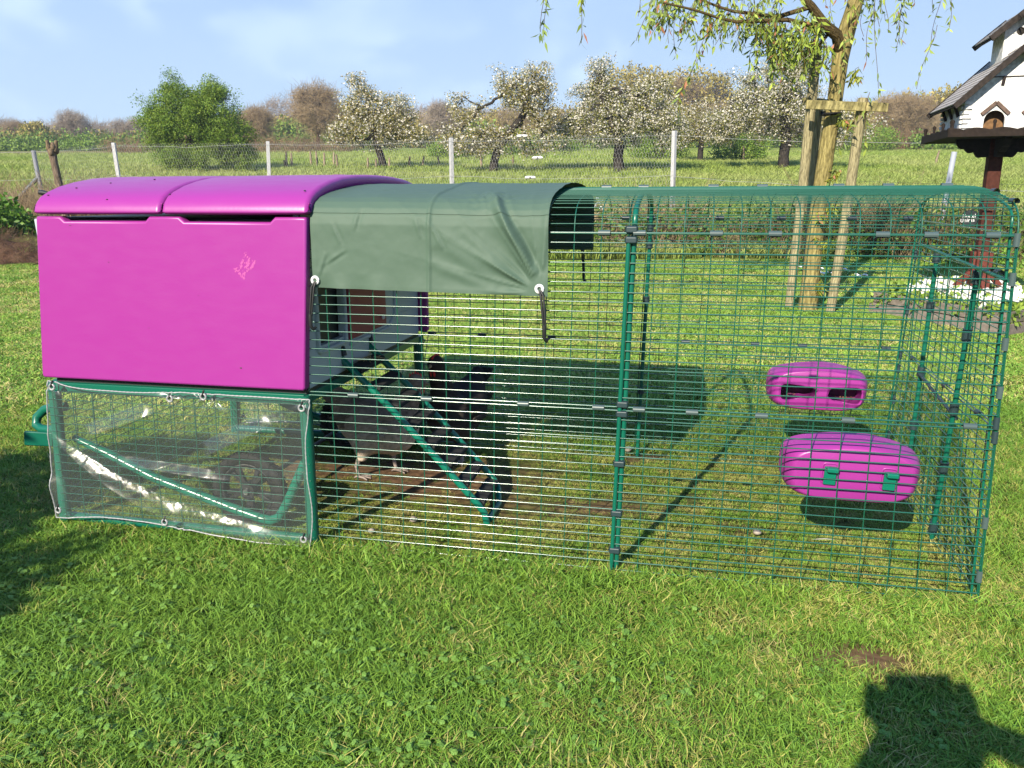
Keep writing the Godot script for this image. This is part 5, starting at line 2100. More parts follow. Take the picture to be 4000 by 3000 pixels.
	# collars on the middle hoop
	for y in [1.041, 1.012, 0.535, 0.506, 0.351, 0.192, 0.07]:
		var m := MB.new()
		var a := rp(1.0, y - 0.010, -0.004) + Vector3(0.006, 0, 0)
		m.box(rp(1.0, y, -0.004) + Vector3(0.007, 0, 0), Vector3(0.036, 0.022, 0.028), Basis(), 0.006)
		wobj("collar", m, M.clip_dark, t)
	for y in [1.0, 0.93, 0.70, 0.30]:
		var m := MB.new()
		m.tube([rp(1.0, y - 0.014, -1.148) + Vector3(0.014, 0, 0), rp(1.0, y + 0.014, -1.148) + Vector3(0.014, 0, 0)], 0.0135, 12)
		wobj("collar", m, M.clip_dark, t)


func make_ladder() -> void:
	var t := thing("ladder", "green tube ladder with grey treads leaning from the coop door", "ladder", Vector3(0.5, 0, -0.4))
	var za := -0.275
	var zb := -0.53
	var m := MB.new()
	m.tube([Vector3(-0.02, 0.600, za), Vector3(0.0, 0.583, za), Vector3(0.19, 0.398, za), Vector3(0.36, 0.217, za), Vector3(0.49, 0.075, za), Vector3(0.515, 0.045, za), Vector3(0.525, 0.0, za)], 0.0125, 12)
	wobj("rail", m, M.lever, t)
	m = MB.new()
	m.tube([Vector3(-0.02, 0.600, zb), Vector3(0.0, 0.583, zb), Vector3(0.19, 0.398, zb), Vector3(0.36, 0.217, zb), Vector3(0.49, 0.075, zb), Vector3(0.512, 0.045, zb + 0.02), Vector3(0.53, 0.012, zb + 0.09), Vector3(0.527, 0.012, za - 0.02)], 0.0125, 12)
	wobj("rail", m, M.lever, t)
	for q in [[0.05, 0.55], [0.115, 0.487], [0.18, 0.42], [0.245, 0.352], [0.31, 0.285], [0.37, 0.217], [0.43, 0.15], [0.488, 0.084]]:
		var tr := MB.new()
		tr.box(Vector3(q[0], q[1] - 0.012, (za + zb) / 2), Vector3(0.052, 0.022, absf(zb - za) - 0.03), Basis(Vector3.BACK, -0.15), 0.005)
		for k in 4:
			tr.box(Vector3(q[0] - 0.018 + 0.012 * k, q[1] - 0.0005 - 0.002 * k, (za + zb) / 2), Vector3(0.005, 0.003, absf(zb - za) - 0.04), Basis(Vector3.BACK, -0.15), 0.001)
		wobj("tread", tr, M.tread, t)
	var hk := MB.new()
	for z in [za, zb]:
		hk.tube([Vector3(-0.02, 0.600, z), Vector3(-0.01, 0.618, z), Vector3(0.012, 0.615, z), Vector3(0.016, 0.59, z)], 0.011, 10)
	wobj("hook", hk, M.black, t)
	var st := MB.new()
	for k in 16:
		st.tube([Vector3(0.05 + rr(-0.03, 0.05), 0.55 + rr(-0.004, 0.006), -0.40 + rr(-0.06, 0.06)), Vector3(0.05 + rr(-0.03, 0.05), 0.552 + rr(0, 0.016), -0.40 + rr(-0.06, 0.06))], 0.0012, 3)
	var so := obj("straw_wisp", st, mat(lin(0.42, 0.31, 0.14), 0.9))
	tag(so, "wisp of straw lying on the topmost ladder tread", "straw")


func along(prof: Array, f: float) -> Vector2:
	var total := 0.0
	for k in prof.size() - 1:
		total += prof[k].distance_to(prof[k + 1])
	var want := total * clampf(f, 0, 1)
	for k in prof.size() - 1:
		var l: float = prof[k].distance_to(prof[k + 1])
		if want <= l or k == prof.size() - 2:
			return prof[k].lerp(prof[k + 1], want / maxf(l, 1e-6))
		want -= l
	return prof[prof.size() - 1]


func ridge2(p: Vector2, a: Vector2, b: Vector2, w: float) -> float:
	# a fold that runs from a to b, w wide
	var d := b - a
	var t := clampf((p - a).dot(d) / d.length_squared(), 0, 1)
	var q := (p - (a + d * t)).length() / w
	return exp(-q * q) * (1.0 - 0.5 * absf(t - 0.5) * 2.0)


func tarp_point(f: float, g: float, prof: Array) -> Vector3:
	# f from the front hem over the top to the back hem, g from the coop to the free end
	var q := along(prof, f)
	var e := 0.004
	var d := (along(prof, f + e) - along(prof, f - e)).normalized()
	var n := Vector2(d.y, -d.x)
	var x := lerpf(0.058, 0.786, g)
	var lift := 0.0
	var front := f < 0.5
	var y := q.y
	var z := q.x
	lift += nz.get_noise_3d(x * 5.0, y * 6.0, z * 5.0) * 0.0025
	lift += nz.get_noise_3d(x * 18.0, y * 16.0, z * 16.0) * 0.0008
	if front:
		var p := Vector2(x, y if z > -0.04 else 1.11 + (-z) * 0.7)
		# folds that run into the right eyelet
		var ey := Vector2(0.762, 0.868)
		var v := p - ey
		var an := atan2(v.y, -v.x)
		var ro := v.length()
		var am := 0.012 * smoothstep(0.03, 0.09, ro) * exp(-ro / 0.22) * clampf(1.4 - absf(an - 0.75), 0, 1)
		lift += am * (1.0 - 2.0 * pow(absf(sin(an * 5.5 + 0.3)), 0.6)) + am * 0.4 * (1.0 - 2.0 * pow(absf(sin(an * 13.0)), 0.6))
		lift += 0.024 * ridge2(p, Vector2(0.622, 1.125), Vector2(0.745, 0.93), 0.014) - 0.009 * ridge2(p, Vector2(0.645, 1.125), Vector2(0.762, 0.93), 0.011)
		lift += 0.008 * ridge2(p, Vector2(0.60, 1.19), Vector2(0.625, 1.12), 0.02)
		lift += 0.007 * ridge2(p, Vector2(0.46, 1.00), Vector2(0.66, 0.885), 0.022) + 0.006 * ridge2(p, Vector2(0.44, 0.94), Vector2(0.62, 0.875), 0.015)
		lift += 0.006 * ridge2(p, Vector2(0.54, 1.03), Vector2(0.70, 0.90), 0.014)
		lift += 0.0045 * nz.get_noise_2d(p.x * 34.0, p.y * 34.0) * exp(-((p - Vector2(0.60, 1.15)) / Vector2(0.075, 0.05)).length_squared())
		# scallops along the left of the hem
		lift += 0.006 * maxf(0.0, 1.0 - (y - 0.855) / 0.05) * sin(x * 52.0) * clampf(1.2 - x * 2.4, 0, 1)
		for w in [[0.20, 1.04, 0.21, 1.09], [0.10, 0.93, 0.16, 0.97], [0.08, 0.90, 0.10, 0.96], [0.13, 1.05, 0.15, 1.00], [0.44, 1.05, 0.47, 0.99], [0.405, 1.02, 0.39, 1.07]]:
			lift += 0.0028 * ridge2(p, Vector2(w[0], w[1]), Vector2(w[2], w[3]), 0.006) - 0.0022 * ridge2(p, Vector2(w[0] + 0.009, w[1]), Vector2(w[2] + 0.012, w[3] - 0.004), 0.006)
	# hem seam and the seam across the middle
	lift += 0.0055 * exp(-pow((x - 0.428 - 0.004 * sin(f * 9.0)) / 0.0045, 2.0))
	lift += 0.0015 * (exp(-pow((g - 0.012) / 0.012, 2.0)) + exp(-pow((g - 0.988) / 0.012, 2.0)))
	var sag := 0.0
	if f < 0.03 or f > 0.97:
		sag = 0.0
	return Vector3(x, q.y + n.y * lift + (lerpf(0.004, -0.008, g) * (1.0 - f * 3.0) if f < 0.33 else 0.0), q.x + n.x * lift)


func make_covers() -> void:
	# ------------ green shade over the arch
	var prof := [Vector2(0.018, 0.858), Vector2(0.018, 0.95), Vector2(0.017, 1.03)]
	var grown := arch_full(0.017)
	for k in range(1, grown.size() - 1):
		prof.append(grown[k])
	prof.append(Vector2(-1.17, 1.03))
	prof.append(Vector2(-1.172, 0.905))
	var rows := []
	var nf := 230
	for k in nf + 1:
		var f := float(k) / nf
		f = f * 0.62 if k < 170 else lerpf(170.0 / nf * 0.62, 1.0, (k - 170.0) / (nf - 170.0))
		var row := []
		for j in 151:
			row.append(tarp_point(f, j / 150.0, prof))
		rows.append(row)
	var mb := MB.new()
	mb.surf(rows, true, 1.0)
	var t := thing("shade_cover", "grey green fabric shade draped over the arched run next to the coop", "cover", Vector3(0.42, 0.86, -0.58))
	var cloth := mat(lin(0.064, 0.108, 0.077), 0.62, 0.4)
	cloth.cull_mode = BaseMaterial3D.CULL_DISABLED
	cloth.normal_enabled = true
	cloth.normal_texture = noise_normal(51, 0.2, 256, 2.0)
	cloth.normal_scale = 0.25
	cloth.uv1_scale = Vector3(9, 16, 1)
	wobj("cloth", mb, cloth, t)
	# a second layer: the reinforcing band along the shoulder
	rows = []
	for k in 13:
		var row := []
		for j in 151:
			var q := tarp_point(lerpf(0.140, 0.166, k / 12.0), j / 150.0, prof)
			row.append(q + Vector3(0, 0.0006, 0.0022))
		rows.append(row)
	mb = MB.new()
	mb.surf(rows, true)
	wobj("shoulder_band", mb, cloth, t)
	for a in [[0.066, 0.884, 0.018, 1], [0.762, 0.872, 0.020, 1], [0.728, 0.918, -1.176, -1]]:
		var c := Vector3(a[0], a[1], a[2])
		var ring := MB.new()
		var pts := []
		for k in 17:
			var an := TAU * k / 16.0
			pts.append(c + Vector3(cos(an) * 0.010, sin(an) * 0.010, 0.002 * a[3]))
		ring.tube(pts, 0.0046, 8, false)
		var e := wobj("eyelet", ring, M.white_plastic if a[3] > 0 else M.black, t)
		var cord := MB.new()
		var x0: float = -0.022 if a[0] < 0.1 else 0.014
		cord.tube([c + Vector3(0, -0.004, 0.006 * a[3]), c + Vector3(x0 * 0.4, -0.02, 0.012 * a[3]), c + Vector3(x0, -0.11, 0.008 * a[3])], 0.0034, 8)
		cord.tube([c + Vector3(0.004, -0.004, 0.006 * a[3]), c + Vector3(x0 * 0.4 + 0.008, -0.02, 0.012 * a[3]), c + Vector3(x0 + 0.005, -0.11, 0.006 * a[3])], 0.0034, 8)
		obj("bungee_cord", cord, M.black, e)
		var hk := MB.new()
		hk.tube([c + Vector3(x0 + 0.002, -0.105, 0.008 * a[3]), c + Vector3(x0 + 0.002, -0.14, 0.010 * a[3]), c + Vector3(x0 + 0.008, -0.152, 0.004 * a[3]), c + Vector3(x0 + 0.012, -0.145, -0.004 * a[3])], [0.007, 0.006, 0.005, 0.004], 8)
		obj("hook", hk, M.black, e)
	clear_sheet(0.050, 1.0, "clear creased plastic sheet laced over the front of the coop frame")
	clear_sheet(-1.165, -1.0, "clear plastic sheet on the far side under the coop")


func sheet_point(u: float, v: float, zz: float, sg: float) -> Vector3:
	# u left to right, v bottom to top
	var top := Vector3(lerpf(-0.912, 0.031, u), 0.512 + 0.006 * (1.0 - u), 0)
	var bot := Vector3(lerpf(-0.966, 0.004, u), 0.022, 0)
	# hem hangs a little uneven
	top.y += 0.014 * exp(-pow(u / 0.07, 2.0)) - 0.009 * sin(PI * clampf(u * 1.9, 0, 1))
	bot.y += 0.034 * exp(-pow((u - 0.30) / 0.34, 2.0)) - 0.012 * clampf((u - 0.62) * 3.0, 0, 1)
	bot.x += 0.014 * exp(-pow((1.0 - v) * 0.0 + u / 0.05, 2.0))
	var q := bot.lerp(top, v)
	q.x += 0.010 * sin(v * 7.0) * exp(-pow((u - 1.0) / 0.05, 2.0)) - 0.012 * sin(PI * v) * exp(-pow(u / 0.06, 2.0))
	var p := Vector2(q.x, q.y)
	var z := 0.0
	z += nz.get_noise_2d(p.x * 2.2, p.y * 3.0) * 0.008
	z += nz.get_noise_2d(p.x * 7.0 + 4.0, p.y * 7.0) * 0.003
	if sg > 0.0:
		var yl := 0.0
		var cr := [[-0.97, 0.365], [-0.93, 0.345], [-0.83, 0.268], [-0.72, 0.198], [-0.60, 0.145], [-0.48, 0.105], [-0.36, 0.080], [-0.25, 0.062], [-0.10, 0.038], [0.03, 0.03]]
		for k in cr.size() - 1:
			if p.x >= cr[k][0] and p.x <= cr[k + 1][0]:
				yl = lerpf(cr[k][1], cr[k + 1][1], (p.x - cr[k][0]) / (cr[k + 1][0] - cr[k][0]))
		var sd := (p.y - yl) * 0.87
		var wd := 0.011 + 0.020 * clampf((p.x + 0.93) / 0.3, 0, 1) - 0.014 * clampf((p.x + 0.4) / 0.3, 0, 1)
		var fade := clampf((p.x + 0.95) / 0.06, 0, 1) * clampf((-0.06 - p.x) / 0.12, 0, 1)
		if sd < wd and yl > 0.0:
			z += fade * 0.425 * (2.0 * wd if sd < -wd else wd - sd) * (1.0 if sd > -wd else exp((sd + wd) / 0.06))
		# lesser facets that catch the sky
		for fc in [[-0.955, 0.21, -0.86, 0.03, 0.022, 0.42], [-0.80, 0.36, -0.50, 0.47, 0.022, 0.62], [-0.36, 0.32, -0.10, 0.45, 0.024, 0.62], [-0.70, 0.27, -0.20, 0.235, 0.014, 0.6]]:
			var fa := Vector2(fc[0], fc[1])
			var fb := Vector2(fc[2], fc[3])
			var fd := (fb - fa).normalized()
			var tt := (p - fa).dot(fd) / (fb - fa).length()
			var up2 := Vector2(-fd.y, fd.x)
			if up2.y < 0.0:
				up2 = -up2
			var s2 := (p - fa).dot(up2)
			if s2 < fc[4] and s2 > -0.2:
				var fw: float = smoothstep(0.0, 0.2, tt) * (1.0 - smoothstep(0.8, 1.0, tt))
				z += fw * fc[5] * (2.0 * fc[4] if s2 < -fc[4] else fc[4] - s2) * (1.0 if s2 > -fc[4] else exp((s2 + fc[4]) / 0.05))
		# the great crease from the handle down to the wheel
		var a := Vector2(-0.93, 0.345)
		for s in [[-0.93, 0.345, -0.72, 0.20], [-0.74, 0.215, -0.48, 0.105], [-0.50, 0.112, -0.25, 0.066], [-0.27, 0.07, -0.10, 0.04]]:
			z += 0.003 * ridge2(p, Vector2(s[0], s[1]), Vector2(s[2], s[3]), 0.018)
		var near := ridge2(p, Vector2(-0.86, 0.295), Vector2(-0.20, 0.045), 0.035)
		z += near * (nz.get_noise_2d(p.x * 34.0, p.y * 34.0) * 0.0022 + nz.get_noise_2d(p.x * 75.0, p.y * 75.0) * 0.0007)
		z += 0.010 * ridge2(p, Vector2(-0.90, 0.16), Vector2(-0.84, 0.03), 0.035)
		z += 0.010 * ridge2(p, Vector2(-0.88, 0.33), Vector2(-0.50, 0.46), 0.05) - 0.008 * ridge2(p, Vector2(-0.85, 0.30), Vector2(-0.4, 0.28), 0.04)
		z += 0.010 * ridge2(p, Vector2(-0.30, 0.33), Vector2(-0.02, 0.46), 0.035) + 0.006 * ridge2(p, Vector2(-0.30, 0.26), Vector2(0.0, 0.24), 0.02)
		for e in [[-0.45, 0.50], [-0.34, 0.50], [-0.30, 0.49], [0.015, 0.50], [-0.90, 0.51], [-0.45, 0.03]]:
			var v2 := p - Vector2(e[0], e[1])
			z += 0.007 * exp(-v2.length() / 0.035) * sin(atan2(v2.y, v2.x) * 5.0 + e[0] * 20.0)
	q.z = zz + z * sg
	return q


func clear_sheet(zz: float, sg: float, label: String) -> void:
	var t := thing("clear_cover", label, "plastic sheet", Vector3(-0.46, 0.02, zz))
	var m := StandardMaterial3D.new()
	m.albedo_color = Color(0.93, 0.95, 0.97, 0.03 if sg > 0 else 0.05)
	m.transparency = BaseMaterial3D.TRANSPARENCY_ALPHA
	m.roughness = 0.25 if sg > 0 else 0.14
	m.metallic_specular = 0.5
	m.cull_mode = BaseMaterial3D.CULL_DISABLED
	m.normal_enabled = true
	m.normal_texture = noise_normal(61, 0.03, 256, 2.0)
	m.normal_scale = 0.12
	m.uv1_scale = Vector3(5, 3, 1)
	var nu := 260 if sg > 0 else 60
	var nv := 140 if sg > 0 else 30
	var rows := []
	for k in nv + 1:
		var row := []
		for j in nu + 1:
			row.append(sheet_point(float(j) / nu, float(k) / nv, zz, sg))
		rows.append(row)
	var mb := MB.new()
	mb.surf(rows, sg < 0)
	wobj("sheet", mb, m, t)
	# the white cord in the hem
	var edge := []
	for k in 121:
		edge.append(sheet_point(k / 120.0, 1.0, zz, sg))
	for k in range(1, 61):
		edge.append(sheet_point(1.0, 1.0 - k / 60.0, zz, sg))
	for k in range(1, 121):
		edge.append(sheet_point(1.0 - k / 120.0, 0.0, zz, sg))
	for k in range(1, 61):
		edge.append(sheet_point(0.0, k / 60.0, zz, sg))
	var cord := MB.new()
	var rs := []
	for k in edge.size():
		rs.append(0.0018 + 0.0009 * (k % 2))
	cord.tube(edge, rs, 6, false)
	wobj("hem_cord", cord, M.white_rope, t)
	for e in [[0.022, 0.965], [0.485, 0.955], [0.62, 0.985], [0.975, 0.945], [0.47, 0.035], [0.02, 0.06], [0.975, 0.05]]:
		var c := sheet_point(e[0], e[1], zz, sg) + Vector3(0, 0, 0.003 * sg)
		var ring := MB.new()
		var pts := []
		for k in 17:
			var an := TAU * k / 16.0
			pts.append(c + Vector3(cos(an) * 0.0095, sin(an) * 0.0095, 0))
		ring.tube(pts, 0.0034, 8, false)
		var ey := wobj("eyelet", ring, M.white_rope, t)
		var knot := MB.new()
		knot.tube([c + Vector3(0, 0, -0.012 * sg), c + Vector3(0, 0.004, 0.004 * sg), c + Vector3(0.003, 0.022, -0.002 * sg)], 0.0035, 6)
		obj("cord_loop", knot, M.black, ey)


func trough(w: float, h: float, d: float, openings: Array, seed_tilt: float) -> MB:
	# rounded plastic box: outline from a squircle, front bulged, edges rounded back; openings are [x0, x1, y0, y1] in -1..1
	var mb := MB.new()
	var nu := 150
	var nv := 90
	var grid := []
	var mapf := func(u: float, v: float) -> Vector3:
		var r := maxf(absf(u), absf(v))
		var an := atan2(v, u)
		var ca := cos(an)
		var sa := sin(an)
		var e := 0.52
		var x := r * signf(ca) * pow(absf(ca), e)
		var y := r * signf(sa) * pow(absf(sa), e)
		# the lid rises to the right of the middle, the bottom tapers in
		var yy := y * h * 0.5
		if y > 0.0:
			yy *= 0.86 + 0.22 * exp(-pow((x - 0.1) / 0.62, 2.0)) + seed_tilt * x
		else:
			yy *= 1.0 - 0.06 * x
		var xx := x * w * 0.5 * (1.0 - 0.03 * maxf(0.0, -y))
		var z := 0.012 * (1.0 - r * r)
		if r > 0.80:
			var f := (r - 0.80) / 0.20
			z = 0.012 * (1.0 - 0.64) - d * (1.0 - sqrt(maxf(0.0, 1.0 - f * f)))
		return Vector3(xx, yy, z)
	for k in nv + 1:
		var row := []
		for j in nu + 1:
			row.append(mapf.call(-1.0 + 2.0 * j / nu, -1.0 + 2.0 * k / nv))
		grid.append(row)
	var hole := func(u: float, v: float) -> bool:
		for o in openings:
			var cx: float = (o[0] + o[1]) * 0.5
			var cy: float = (o[2] + o[3]) * 0.5
			var a: float = (u - cx) / ((o[1] - o[0]) * 0.5)
			var b: float = (v - cy - o[4] * a) / ((o[3] - o[2]) * 0.5)
			if pow(absf(a), 5.0) + pow(absf(b), 4.0) < 1.0:
				return true
		return false
	var f0 := mb.v.size()
	for k in nv + 1:
		for j in nu + 1:
			var du: Vector3 = grid[k][mini(j + 1, nu)] - grid[k][maxi(j - 1, 0)]
			var dv: Vector3 = grid[mini(k + 1, nv)][j] - grid[maxi(k - 1, 0)][j]
			mb.p(grid[k][j], du.cross(dv).normalized(), Vector2(float(j) / nu, float(k) / nv))
	for k in nv:
		for j in nu:
			if openings.size() and hole.call(-1.0 + 2.0 * (j + 0.5) / nu, -1.0 + 2.0 * (k + 0.5) / nv):
				continue
			var a := f0 + k * (nu + 1) + j
			mb.quad(a, a + 1, a + nu + 2, a + nu + 1)
	# flat back
	var ring := []
	for j in nu:
		ring.append(grid[0][j])
	for k in nv:
		ring.append(grid[k][nu])
	for j in nu:
		ring.append(grid[nv][nu - j])
	for k in nv:
		ring.append(grid[nv - k][0])
	mb.poly(ring, Vector3.FORWARD)
	# pocket walls round the openings
	for o in openings:
		var m := 48
		var f := mb.v.size()
		for k in m + 1:
			var an := TAU * k / m
			var ca := cos(an)
			var sa := sin(an)
			var a := signf(ca) * pow(absf(ca), 0.4)
			var b := signf(sa) * pow(absf(sa), 0.5)
			var cu: float = (o[0] + o[1]) * 0.5
			var cv: float = (o[2] + o[3]) * 0.5
			var q: Vector3 = mapf.call(cu + a * (o[1] - o[0]) * 0.5, cv + b * (o[3] - o[2]) * 0.5 + o[4] * a)
			var c0: Vector3 = mapf.call(cu, cv)
			var nn := (c0 - q) * Vector3(1, 1, 0)
			mb.p(q + Vector3(0, 0, 0.003), Vector3.BACK)
			mb.p(q - nn * 0.06 + Vector3(0, 0, 0.001), (Vector3.BACK + nn.normalized()).normalized())
			mb.p(q + nn * 0.04 - Vector3(0, 0, 0.010), nn.normalized())
			mb.p(q + nn * 0.10 - Vector3(0, 0, d * 0.7), nn.normalized())
		for k in m:
			for e in [0, 2]:
				var g: int = f + k * 4 + e
				mb.quad(g, g + 1, g + 5, g + 4)
			var g2 := f + k * 4
			mb.quad(g2, g2 + 2, g2 + 6, g2 + 4)
	return mb


func make_feeders() -> void:
	var f := thing("feeder", "closed pink plastic feed trough with two green latches, hung inside the front wire", "feeder", Vector3(1.666, 0.352, -0.024))
	f.rotation = Vector3(0.05, 0.0, -0.035)
	obj("tub", trough(0.385, 0.182, 0.105, [], -0.035), M.pink, f)
	for x in [-0.066, 0.093]:
		var fr := MB.new()
		var o := Vector3(x, 0.004, 0.013)
		var pts := []
		for k in 25:
			var an := TAU * k / 24.0
			pts.append(o + Vector3(signf(cos(an)) * pow(absf(cos(an)), 0.4) * 0.021, signf(sin(an)) * pow(absf(sin(an)), 0.4) * 0.031, -0.004))
		fr.tube(pts, 0.0032, 6, false)
		obj("latch_rim", fr, M.pink, f)
		var l := MB.new()
		l.box(o + Vector3(0.001, -0.004, 0.004), Vector3(0.034, 0.054, 0.008), Basis(), 0.002)
		l.box(o + Vector3(0.004, 0.018, 0.014), Vector3(0.034, 0.016, 0.022), Basis(), 0.005)
		obj("latch", l, M.lever, f)
	var lid := MB.new()
	lid.box(Vector3(0.0, 0.086, -0.055), Vector3(0.05, 0.010, 0.03), Basis(), 0.004)
	obj("lid_tab", lid, M.pink, f)
	var w := thing("drinker", "pink plastic drinker with two dark openings, hung inside the far wire", "drinker", Vector3(1.722, 0.364, -1.02))
	w.rotation = Vector3(0.0, -0.02, -0.03)
	obj("tub", trough(0.392, 0.185, 0.115, [[-0.76, -0.02, -0.42, 0.14, 0.03], [0.18, 0.84, -0.42, 0.14, 0.0]], -0.01), M.pink, w)
	var inner := MB.new()
	inner.box(Vector3(0.0, 0.0, -0.095), Vector3(0.32, 0.09, 0.006), Basis(), 0.002)
	obj("inside", inner, mat(lin(0.10, 0.012, 0.06), 0.7), w)
	var feed := MB.new()
	for k in 60:
		feed.ball(Vector3(rr(-0.14, 0.14), -0.040 + rr(-0.003, 0.004), rr(-0.085, -0.03)), Vector3.ONE * rr(0.003, 0.005), 5, 3)
	var fo := obj("feed", feed, mat(lin(0.17, 0.075, 0.045), 0.8), null)
	fo.position = w.position
	tag(fo, "brown feed pellets lying in the openings of the drinker", "feed")


# ------------------------------------------------------------------- bodies
func nets(mb: MB, caps: Array, cell: float, k: float, tint: Callable) -> void:
	# a smooth skin round tapered capsules [a, b, ra, rb]
	var lo := Vector3.ONE * 1e9
	var hi := Vector3.ONE * -1e9
	for c in caps:
		var r := maxf(c[2], c[3]) + k + cell * 2
		lo = lo.min(c[0] - Vector3.ONE * r).min(c[1] - Vector3.ONE * r)
		hi = hi.max(c[0] + Vector3.ONE * r).max(c[1] + Vector3.ONE * r)
	var nx := int((hi.x - lo.x) / cell) + 2
	var ny := int((hi.y - lo.y) / cell) + 2
	var nzz := int((hi.z - lo.z) / cell) + 2
	var g := PackedFloat32Array()
	g.resize(nx * ny * nzz)
	g.fill(k)
	for c in caps:
		var a: Vector3 = c[0]
		var b: Vector3 = c[1]
		var ra: float = c[2]
		var rb: float = c[3]
		var r := maxf(ra, rb) + k + cell
		var l := ((a.min(b) - Vector3.ONE * r) - lo) / cell
		var h := ((a.max(b) + Vector3.ONE * r) - lo) / cell
		var ab := b - a
		var il := 1.0 / maxf(ab.length_squared(), 1e-9)
		for z in range(maxi(0, int(l.z)), mini(nzz, int(h.z) + 2)):
			for y in range(maxi(0, int(l.y)), mini(ny, int(h.y) + 2)):
				var at := (z * ny + y) * nx
				for x in range(maxi(0, int(l.x)), mini(nx, int(h.x) + 2)):
					var p := lo + Vector3(x, y, z) * cell
					var t := clampf((p - a).dot(ab) * il, 0, 1)
					var d := (p - a - ab * t).length() - lerpf(ra, rb, t)
					var o := g[at + x]
					var m := maxf(k - absf(d - o), 0.0) / k
					g[at + x] = minf(d, o) - m * m * k * 0.25
	var idx := PackedInt32Array()
	idx.resize(nx * ny * nzz)
	idx.fill(-1)
	var st := [0, 1, nx, nx + 1, nx * ny, nx * ny + 1, nx * ny + nx, nx * ny + nx + 1]
	var offs := [Vector3(0, 0, 0), Vector3(1, 0, 0), Vector3(0, 1, 0), Vector3(1, 1, 0), Vector3(0, 0, 1), Vector3(1, 0, 1), Vector3(0, 1, 1), Vector3(1, 1, 1)]
	var eds := [[0, 1], [2, 3], [4, 5], [6, 7], [0, 2], [1, 3], [4, 6], [5, 7], [0, 4], [1, 5], [2, 6], [3, 7]]
	for z in nzz - 1:
		for y in ny - 1:
			for x in nx - 1:
				var at := (z * ny + y) * nx + x
				var n := 0
				for e in 8:
					if g[at + st[e]] < 0.0:
						n += 1
				if n == 0 or n == 8:
					continue
				var s := Vector3.ZERO
				var c := 0
				for e in eds:
					var va := g[at + st[e[0]]]
					var vb := g[at + st[e[1]]]
					if (va < 0.0) != (vb < 0.0):
						s += offs[e[0]].lerp(offs[e[1]], va / (va - vb))
						c += 1
				var q := lo + (Vector3(x, y, z) + s / c) * cell
				var gr := Vector3(g[at + 1] - g[at] + g[at + st[7]] - g[at + st[6]], g[at + nx] - g[at] + g[at + st[7]] - g[at + st[5]], g[at + nx * ny] - g[at] + g[at + st[7]] - g[at + st[3]]).normalized()
				mb.col = tint.call(q)
				idx[at] = mb.p(q, gr)
	for z in range(1, nzz - 1):
		for y in range(1, ny - 1):
			for x in range(1, nx - 1):
				var at := (z * ny + y) * nx + x
				var v := g[at] < 0.0
				if v != (g[at + 1] < 0.0):
					netquad(mb, idx[at], idx[at - nx], idx[at - nx - nx * ny], idx[at - nx * ny])
				if v != (g[at + nx] < 0.0):
					netquad(mb, idx[at], idx[at - 1], idx[at - 1 - nx * ny], idx[at - nx * ny])
				if v != (g[at + nx * ny] < 0.0):
					netquad(mb, idx[at], idx[at - 1], idx[at - 1 - nx], idx[at - nx])


func netquad(mb: MB, a: int, b: int, c: int, d: int) -> void:
	if a >= 0 and b >= 0 and c >= 0 and d >= 0:
		mb.quad(a, b, c, d)


